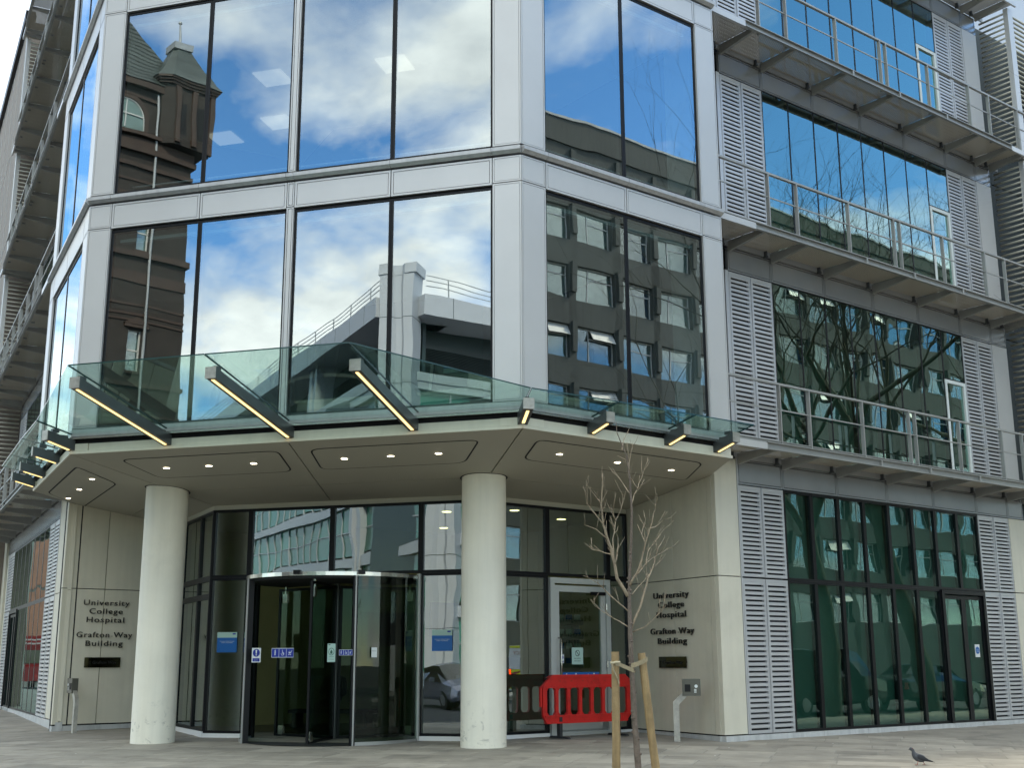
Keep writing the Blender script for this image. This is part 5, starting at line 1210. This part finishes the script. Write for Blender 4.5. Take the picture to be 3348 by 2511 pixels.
# ------------------------------------------------------------------ concrete block across the right-hand street
def concrete_block():
    fr = FB.sub(84.0, -30.0, math.pi); N_ = 24; PT = 2.95
    o = empty('concrete_block', fr.p(30, 0, 0), fr.a, 'grey concrete office block with rows of windows mirrored in right-hand glass', 'building')
    x_of = lambda X_: 84.0 - X_
    rows = [22.0 - 3.06 * j for j in range(7)] + [25.0]
    xa, xb = x_of(23.9 + N_ * PT), x_of(20.5)
    xa = max(xa, -10.0)
    bx(fr, 'core', xa, xb, .55, 12, 0, 27.0, 'uch_dark', o)
    b = sorted(rows)
    edges = [0.0] + b
    for j, s in enumerate(b):
        lo = 0.0 if j == 0 else b[j - 1] + 1.75
        bx(fr, 'spandrel_band', xa, xb, -.12, .55, lo, s, 'concrete', o)
    bx(fr, 'parapet', xa, xb, -.15, .6, b[-1] + 1.3, 27.1, 'concrete', o); bx(fr, 'parapet_cap', xa, xb, -.25, .7, 27.1, 28.5, 'concrete', o); bx(fr, 'parapet_coping', xa, xb, -.3, .8, 28.5, 28.62, 'lead', o)
    rn = random.Random(21)
    for k in range(N_ + 1):
        X0 = 23.95 + PT * k; a, c = x_of(X0 + .5), x_of(X0 - .0)
        if a < xa: continue
        bx(fr, 'pier', a, c, -.12, .55, 0, 27.0, 'concrete', o)
        for s in b[1:]: bx(fr, 'fin', a + .1, c - .1, -.30, -.12, s + .35, s + 1.9, 'concrete', o)
    for k in range(N_):
        X0 = 24.45 + PT * k; a, c = x_of(X0 + PT - .5), x_of(X0)
        if a < xa: continue
        for s in b:
            ww = c - a; hh = 1.75 if s < 24.9 else 1.3; opn = rn.random()
            w = MB().ring(0, ww, 0, .07, 0, hh, .06).box(ww * .62, ww * .62 + .06, 0, .07, 0, hh).box(0, ww * .62, 0, .07, hh * .68, hh * .68 + .06).build('window', 'win_white', o, fr, a, .10, s)
            if opn < .22:
                MB().add([(0, 0, 0), (ww * .6, 0, 0), (ww * .6, .05, 0), (0, .05, 0), (0, .28, .52), (ww * .6, .28, .52), (ww * .6, .33, .52), (0, .33, .52)], BF).build('open_vent', 'win_white', w, fr, a, -.22, s + hh * .68)
            bx(fr, 'pane', a + .05, c - .05, .13, .14, s + .05, s + hh - .05, 'glass_far', w)
            r_ = rn.random()
            bx(fr, 'curtain', a, a + ww * (1 if r_ < .65 else rn.uniform(.4, .9)), .22, .25, s, s + hh, 'curtain' if r_ < .72 else 'curtain_blue', w)
concrete_block()

# ------------------------------------------------------------------ big bare plane trees on the right-hand street
def plane_mesh(seed):
    rn = random.Random(seed); br = MB(); tk = MB()
    def grow(p, d, r, ln, lev):
        n = 3 if lev < 3 else 2; P = [p]; q = p; dd = d
        for i in range(n):
            dd = (dd + Vector((rn.uniform(-1, 1), rn.uniform(-1, 1), rn.uniform(-.15, .5))) * (.16 + .03 * lev)).normalized(); q = q + dd * (ln / n); P.append(q)
        r1 = r * (.62 if lev else .74)
        (tk if lev == 0 else br).tube(P, [r + (r1 - r) * i / n for i in range(n + 1)], 10 if lev == 0 else 7 if lev < 3 else 4 if lev < 5 else 3, cap=False)
        if lev >= 7 or r1 < .0022: return
        k = 4 if lev == 0 else rn.choice((2, 3, 3)) if lev < 4 else rn.choice((3, 3, 4))
        for i in range(k):
            a = 2 * math.pi * (i + rn.random() * .7) / k; u = dd.orthogonal().normalized(); w = dd.cross(u)
            sp = rn.uniform(.45, .85) if lev else rn.uniform(.4, .75)
            nd = (dd * math.cos(sp) + (u * math.cos(a) + w * math.sin(a)) * math.sin(sp)); nd = (nd + Vector((0, 0, .22))).normalized()
            st_ = q if (i == 0 or lev == 0) else P[-2].lerp(q, rn.uniform(.2, 1))
            grow(st_, nd, r1 * (rn.uniform(.72, .95) if i == 0 else rn.uniform(.5, .78)), ln * rn.uniform(.62, .86), lev + 1)
    grow(Vector((0, 0, -.1)), Vector((rn.uniform(-.06, .06), rn.uniform(-.06, .06), 1)).normalized(), .25, 4.6, 0)
    return tk.me('trunk', 'tree_bark', smooth=True), br.me('branches', 'tree_bark', smooth=True)
tv = [plane_mesh(3), plane_mesh(8)]
for i, (x, y, sc, lab) in enumerate(((17.6, -6.4, 1.12, 'first large bare plane tree along the right-hand kerb'), (22.4, -6.4, 1.25, 'second large bare plane tree along the right-hand kerb'),
                                     (28.2, -6.4, 1.2, 'third large bare plane tree along the right-hand kerb'), (35.0, -6.4, 1.25, 'fourth large bare plane tree along the right-hand kerb'), (30.0, -19.5, 1.3, 'bare plane tree across the right-hand road before the concrete block'))):
    v = FB.p(x, y); o = empty('plane_tree', (v.x, v.y, pz(v.x, v.y)), i * 1.7, lab, 'tree', 'bare plane trees along the right-hand street'); o.scale = (sc, sc, sc)
    a, b = tv[i % 2]; obj('trunk', a, o, local=True); obj('branches', b, o, local=True)

# ------------------------------------------------------------------ vehicles
def vehicle(name, fr, label, cat, L_, Wd, st, paint, group=None):
    """st: stations (x, z_bottom, z_belt, z_top, half width at belt, half width at roof)"""
    o = empty(name, fr.p(0, 0, -.16), fr.a, label, cat, group)
    b = MB(); n = len(st); v = []
    for x, zb, zl, zt, wb, wr in st:
        h = [(wb * .94, zb), (wb, zb + .12), (wb * 1.0, (zb + zl) / 2), (wb * .985, zl), (wr * 1.01, zl + (zt - zl) * .55), (wr * .94, zt - .02), (wr * .5, zt + .012)]
        v += [(x, -y, z) for y, z in h] + [(x, y, z) for y, z in reversed(h)]
    m_ = 14; f = []; mi = []
    for i in range(n - 1):
        for k in range(m_ - 1):
            f.append((i * m_ + k, i * m_ + k + 1, (i + 1) * m_ + k + 1, (i + 1) * m_ + k))
            cab = st[i][3] - st[i][2] > .18 or st[i + 1][3] - st[i + 1][2] > .18
            mi.append(1 if cab and k in (3, 4, 8, 9) else 0)
    f += [tuple(reversed(range(m_))), tuple(range((n - 1) * m_, n * m_))]; mi += [0, 0]
    # sloping screens become glass
    for i in range(n - 1):
        steep = abs(st[i + 1][3] - st[i][3]) > .22
        if steep:
            for k in (5, 6, 7):
                mi[i * (m_ - 1) + k] = 1
    b.v, b.f, b.mi = [tuple(q) for q in v], f, mi
    body = obj('body', b.me('body', paint, 'car_glass', smooth=False), o, local=True)
    for x in (st[0][0] + .16 * L_ + .1, st[-1][0] - .18 * L_):
        for s in (-1, 1):
            w = MB().tube([(0, s * (Wd / 2 - .2), 0), (0, s * (Wd / 2 - .01), 0)], .32, 20).build('wheel', 'tyre', o, local=True, x=x, z=.32)
            r = MB().tube([(0, s * (Wd / 2 - .03), 0), (0, s * (Wd / 2), 0)], .2, 14).build('rim', 'rim', w, local=True)
    return o, body
van_st = [(0, .35, 1.05, 1.72, .90, .80), (.06, .3, 1.1, 1.86, .94, .83), (1.2, .3, 1.1, 1.9, .95, .84), (3.1, .3, 1.1, 1.9, .95, .84), (3.5, .3, 1.1, 1.82, .95, .80), (4.2, .3, 1.08, 1.22, .94, .80), (4.75, .32, .95, 1.02, .90, .72), (4.9, .4, .75, .82, .80, .62)]
car_st = [(0, .38, .82, .95, .80, .66), (.12, .3, .88, 1.0, .86, .70), (.55, .28, .92, 1.12, .88, .70), (1.15, .28, .93, 1.42, .89, .62), (2.0, .28, .93, 1.47, .90, .62), (2.7, .28, .92, 1.40, .90, .60), (3.35, .28, .90, 1.0, .89, .70), (4.1, .3, .80, .86, .86, .68), (4.4, .36, .68, .72, .76, .60)]
def lamps(o, xr, xf, wd, zr, zf, tall=.1):
    for s in (-1, 1):
        MB().box(-.02, .03, -.07, .07, -tall, tall).build('tail_light', 'hi_red', o, local=True, x=xr, y=s * (wd / 2 - .12), z=zr)
        MB().box(-.06, .03, -.11, .11, -.06, .06).build('headlight', 'win_white', o, local=True, x=xf, y=s * (wd / 2 - .22), z=zf)
def onroad(fr): return fr
o, b = vehicle('parked_van', FB.sub(17.2, -8.6, 0), 'black parked van mirrored in the right wing ground-floor glass', 'van', 4.9, 1.9, van_st, 'car_black'); lamps(o, 0, 4.8, 1.9, 1.25, .8, .28)
MB().box(.1, 3.3, -.955, -.945, 1.07, 1.09).box(.9, 3.4, -.80, -.78, 1.90, 1.93).build('trim_strip', 'rim', o, local=True)
o, b = vehicle('parked_car', FB.sub(23.2, -8.6, 0), 'black parked saloon mirrored in glass of the black double door', 'car', 4.4, 1.78, car_st, 'car_black'); lamps(o, 0, 4.3, 1.78, .75, .66)
MB().box(.5, 3.4, -.91, -.90, .92, .945).build('trim_strip', 'rim', o, local=True)
pr_st = [(0, .38, .86, 1.0, .78, .62), (.15, .3, .95, 1.22, .86, .60), (.9, .28, .95, 1.42, .88, .60), (1.9, .28, .93, 1.49, .88, .60), (2.5, .28, .92, 1.44, .88, .60), (3.6, .28, .88, .98, .87, .70), (4.2, .3, .76, .82, .84, .66), (4.45, .36, .62, .68, .74, .58)]
o, b = vehicle('silver_car', FA.sub(-11.1, -19.4, rad(48)), 'silver car mirrored in the entrance glass beside the column', 'car', 4.45, 1.76, pr_st, 'car_silver'); lamps(o, 0, 4.3, 1.76, .8, .64)
for s in (-1, 1): MB().box(0, .12, -.1, .1, 0, .13).build('wing_mirror', 'car_silver', o, local=True, x=2.85, y=s * .98, z=.93)
# ambulance-style service van with chevron tail
fr = FB.sub(20.35, -17.9, rad(-14)); fz = -.16
o = empty('service_van', fr.p(0, 0, fz), fr.a, 'white van with yellow and red chevron tail mirrored in glass behind barrier', 'van')
bd = MB().add([(0, -.98, .45), (5.4, -.98, .4), (5.4, .98, .4), (0, .98, .45), (.12, -.9, 2.25), (4.0, -.88, 2.3), (4.0, .88, 2.3), (.12, .9, 2.25)], BF).add([(4.0, -.9, .5), (5.5, -.85, .5), (5.5, .85, .5), (4.0, .9, .5), (4.0, -.86, 2.25), (4.6, -.8, 1.9), (4.6, .8, 1.9), (4.0, .86, 2.25)], BF).build('body', 'car_white', o, local=True)
for s in (-1, 1):
    for i in range(4):
        y0 = s * (.02 + .24 * i); y1 = s * (.02 + .24 * (i + 1)); zt = 1.35
        m_ = 'hi_yellow' if i % 2 == 0 else 'hi_red'
        xx = lambda z: .0 + .12 * (z - .45) / 1.8 - .012
        z_ = lambda k: zt - .34 * abs(k)
        MB().add([(xx(.5), y0, .52), (xx(.5), y1, .52), (xx(1.3), y1 * .96, 1.30), (xx(1.3), y0 * .96, 1.30)], [(0, 1, 2, 3) if s > 0 else (3, 2, 1, 0)]).build('tail_base', 'hi_red', o, local=True) if i == 0 else None
for s in (-1, 1):
    for i in range(-1, 5):
        q = [(.02 + .0, .55 + .34 * i), (.93, .15 + .34 * i), (.93, .32 + .34 * i), (.02, .72 + .34 * i)]
        q = [(y, min(1.36, max(.5, z))) for y, z in q]
        if max(z for y, z in q) - min(z for y, z in q) > .05: MB().add([(-.018 + .12 * (z - .45) / 1.8, s * y, z) for y, z in q], [(0, 1, 2, 3)]).build('chevron', 'hi_yellow', o, local=True)
MB().add([(-.008 + .12 * (z - .45) / 1.8, y, z) for y, z in ((-.95, .5), (.95, .5), (.92, 1.36), (-.92, 1.36))], [(0, 1, 2, 3)]).build('tail_panel', 'hi_red', o, local=True)
for s in (-1, 1): MB().box(.02, .05, -.06, .06, -.14, .14).build('tail_light', 'tail_lamp', o, local=True, y=s * .90, z=1.2)
MB().box(.08, .12, -.88, .88, 2.14, 2.24).build('roof_stripe', 'hi_yellow', o, local=True)
me = text_mesh('EMERGENCY', 'hi_red', width=1.3, size=.2, ext=.002); q = obj('word', me, o, (.065, 0, 1.86), 0, True); q.rotation_euler = (0, 0, rad(-90))
for x in (.95, 4.3):
    for s in (-1, 1): MB().tube([(0, s * .75, 0), (0, s * .96, 0)], .36, 18).build('wheel', 'tyre', o, local=True, x=x, z=.36)
# red lorry further along the left street
fr = FR(*w2(FD, -67.0, -5.3), FD.a); fz = -.16
o = empty('red_lorry', fr.p(0, 0, fz), fr.a, 'red lorry with lit headlamp mirrored in the left wing glass', 'lorry')
MB().box(.0, 1.9, -1.15, 1.15, .55, 2.75).add([(1.9, -1.15, .5), (2.2, -1.1, .5), (2.2, 1.1, .5), (1.9, 1.15, .5), (1.9, -1.15, 1.5), (2.15, -1.1, 1.4), (2.15, 1.1, 1.4), (1.9, 1.15, 1.5)], BF).build('cab', 'lorry_red', o, local=True)
MB().box(-6, -.1, -1.25, 1.25, .9, 3.4).build('load_body', 'lorry_red', o, local=True)
MB().box(1.9, 1.93, -1.0, 1.0, 1.6, 2.45).build('windscreen', 'car_glass', o, local=True)
for s in (-1, 1):
    MB().box(2.2, 2.23, -.16, .16, -.1, .1).build('headlight', 'headlamp', o, local=True, y=s * .85, z=.85)
    for x in (1.0, -4.5): MB().tube([(0, s * .8, 0), (0, s * 1.12, 0)], .48, 18).build('wheel', 'tyre', o, local=True, x=x, z=.48)
for z, wd in ((3.1, 1.9), (2.85, 1.6)): MB().box(-.09, -.08, -wd / 2, wd / 2, z, z + .1).build('lettering_band', 'win_white', o, local=True)
# rust-coloured folded cladding building on the far side of that street
fr = FR(*w2(FD, -78.0, -9.2), FD.a + math.pi)
o = empty('rust_clad_building', fr.p(10, 0, 0), fr.a, 'building with folded rust coloured cladding mirrored in left wing window', 'building')
bx(fr, 'core', 0, 60, .6, 9, 0, 13.2, 'uch_dark', o)
for i in range(51):
    x = .3 + i * 1.16
    for j in range(2):
        z0, z1 = 3.4 + j * 4.9, 8.0 + j * 4.9
        MB().add([(0, 0, z0), (.55, -.28, z0), (1.1, 0, z0), (0, 0, z1), (.55, -.28, z1), (1.1, 0, z1)], [(0, 1, 4, 3), (1, 2, 5, 4)]).build('folded_panel', 'rust_clad', o, fr, x, .3, 0)
for j in range(3): bx(fr, 'band', 0, 60, .15, .6, 3.1 + j * 4.9, 3.35 + j * 4.9, 'void', o)
# lane line and far pavement
tag(bx(FB, 'far_pavement', 8, 90, -26.0, -20.6, -.2, -.02, 'kerb'), kind='structure')
for i in range(14):
    if i % 1 == 0: tag(bx(FB, 'lane_marking', 6 + i * 6, 8 + i * 6, -13.1, -13.0, -.157, -.154, 'white_paint'), kind='structure')
tag(bx(FB, 'lane_marking', 6, 80, -6.0, -5.9, -.157, -.154, 'white_paint'), kind='structure')
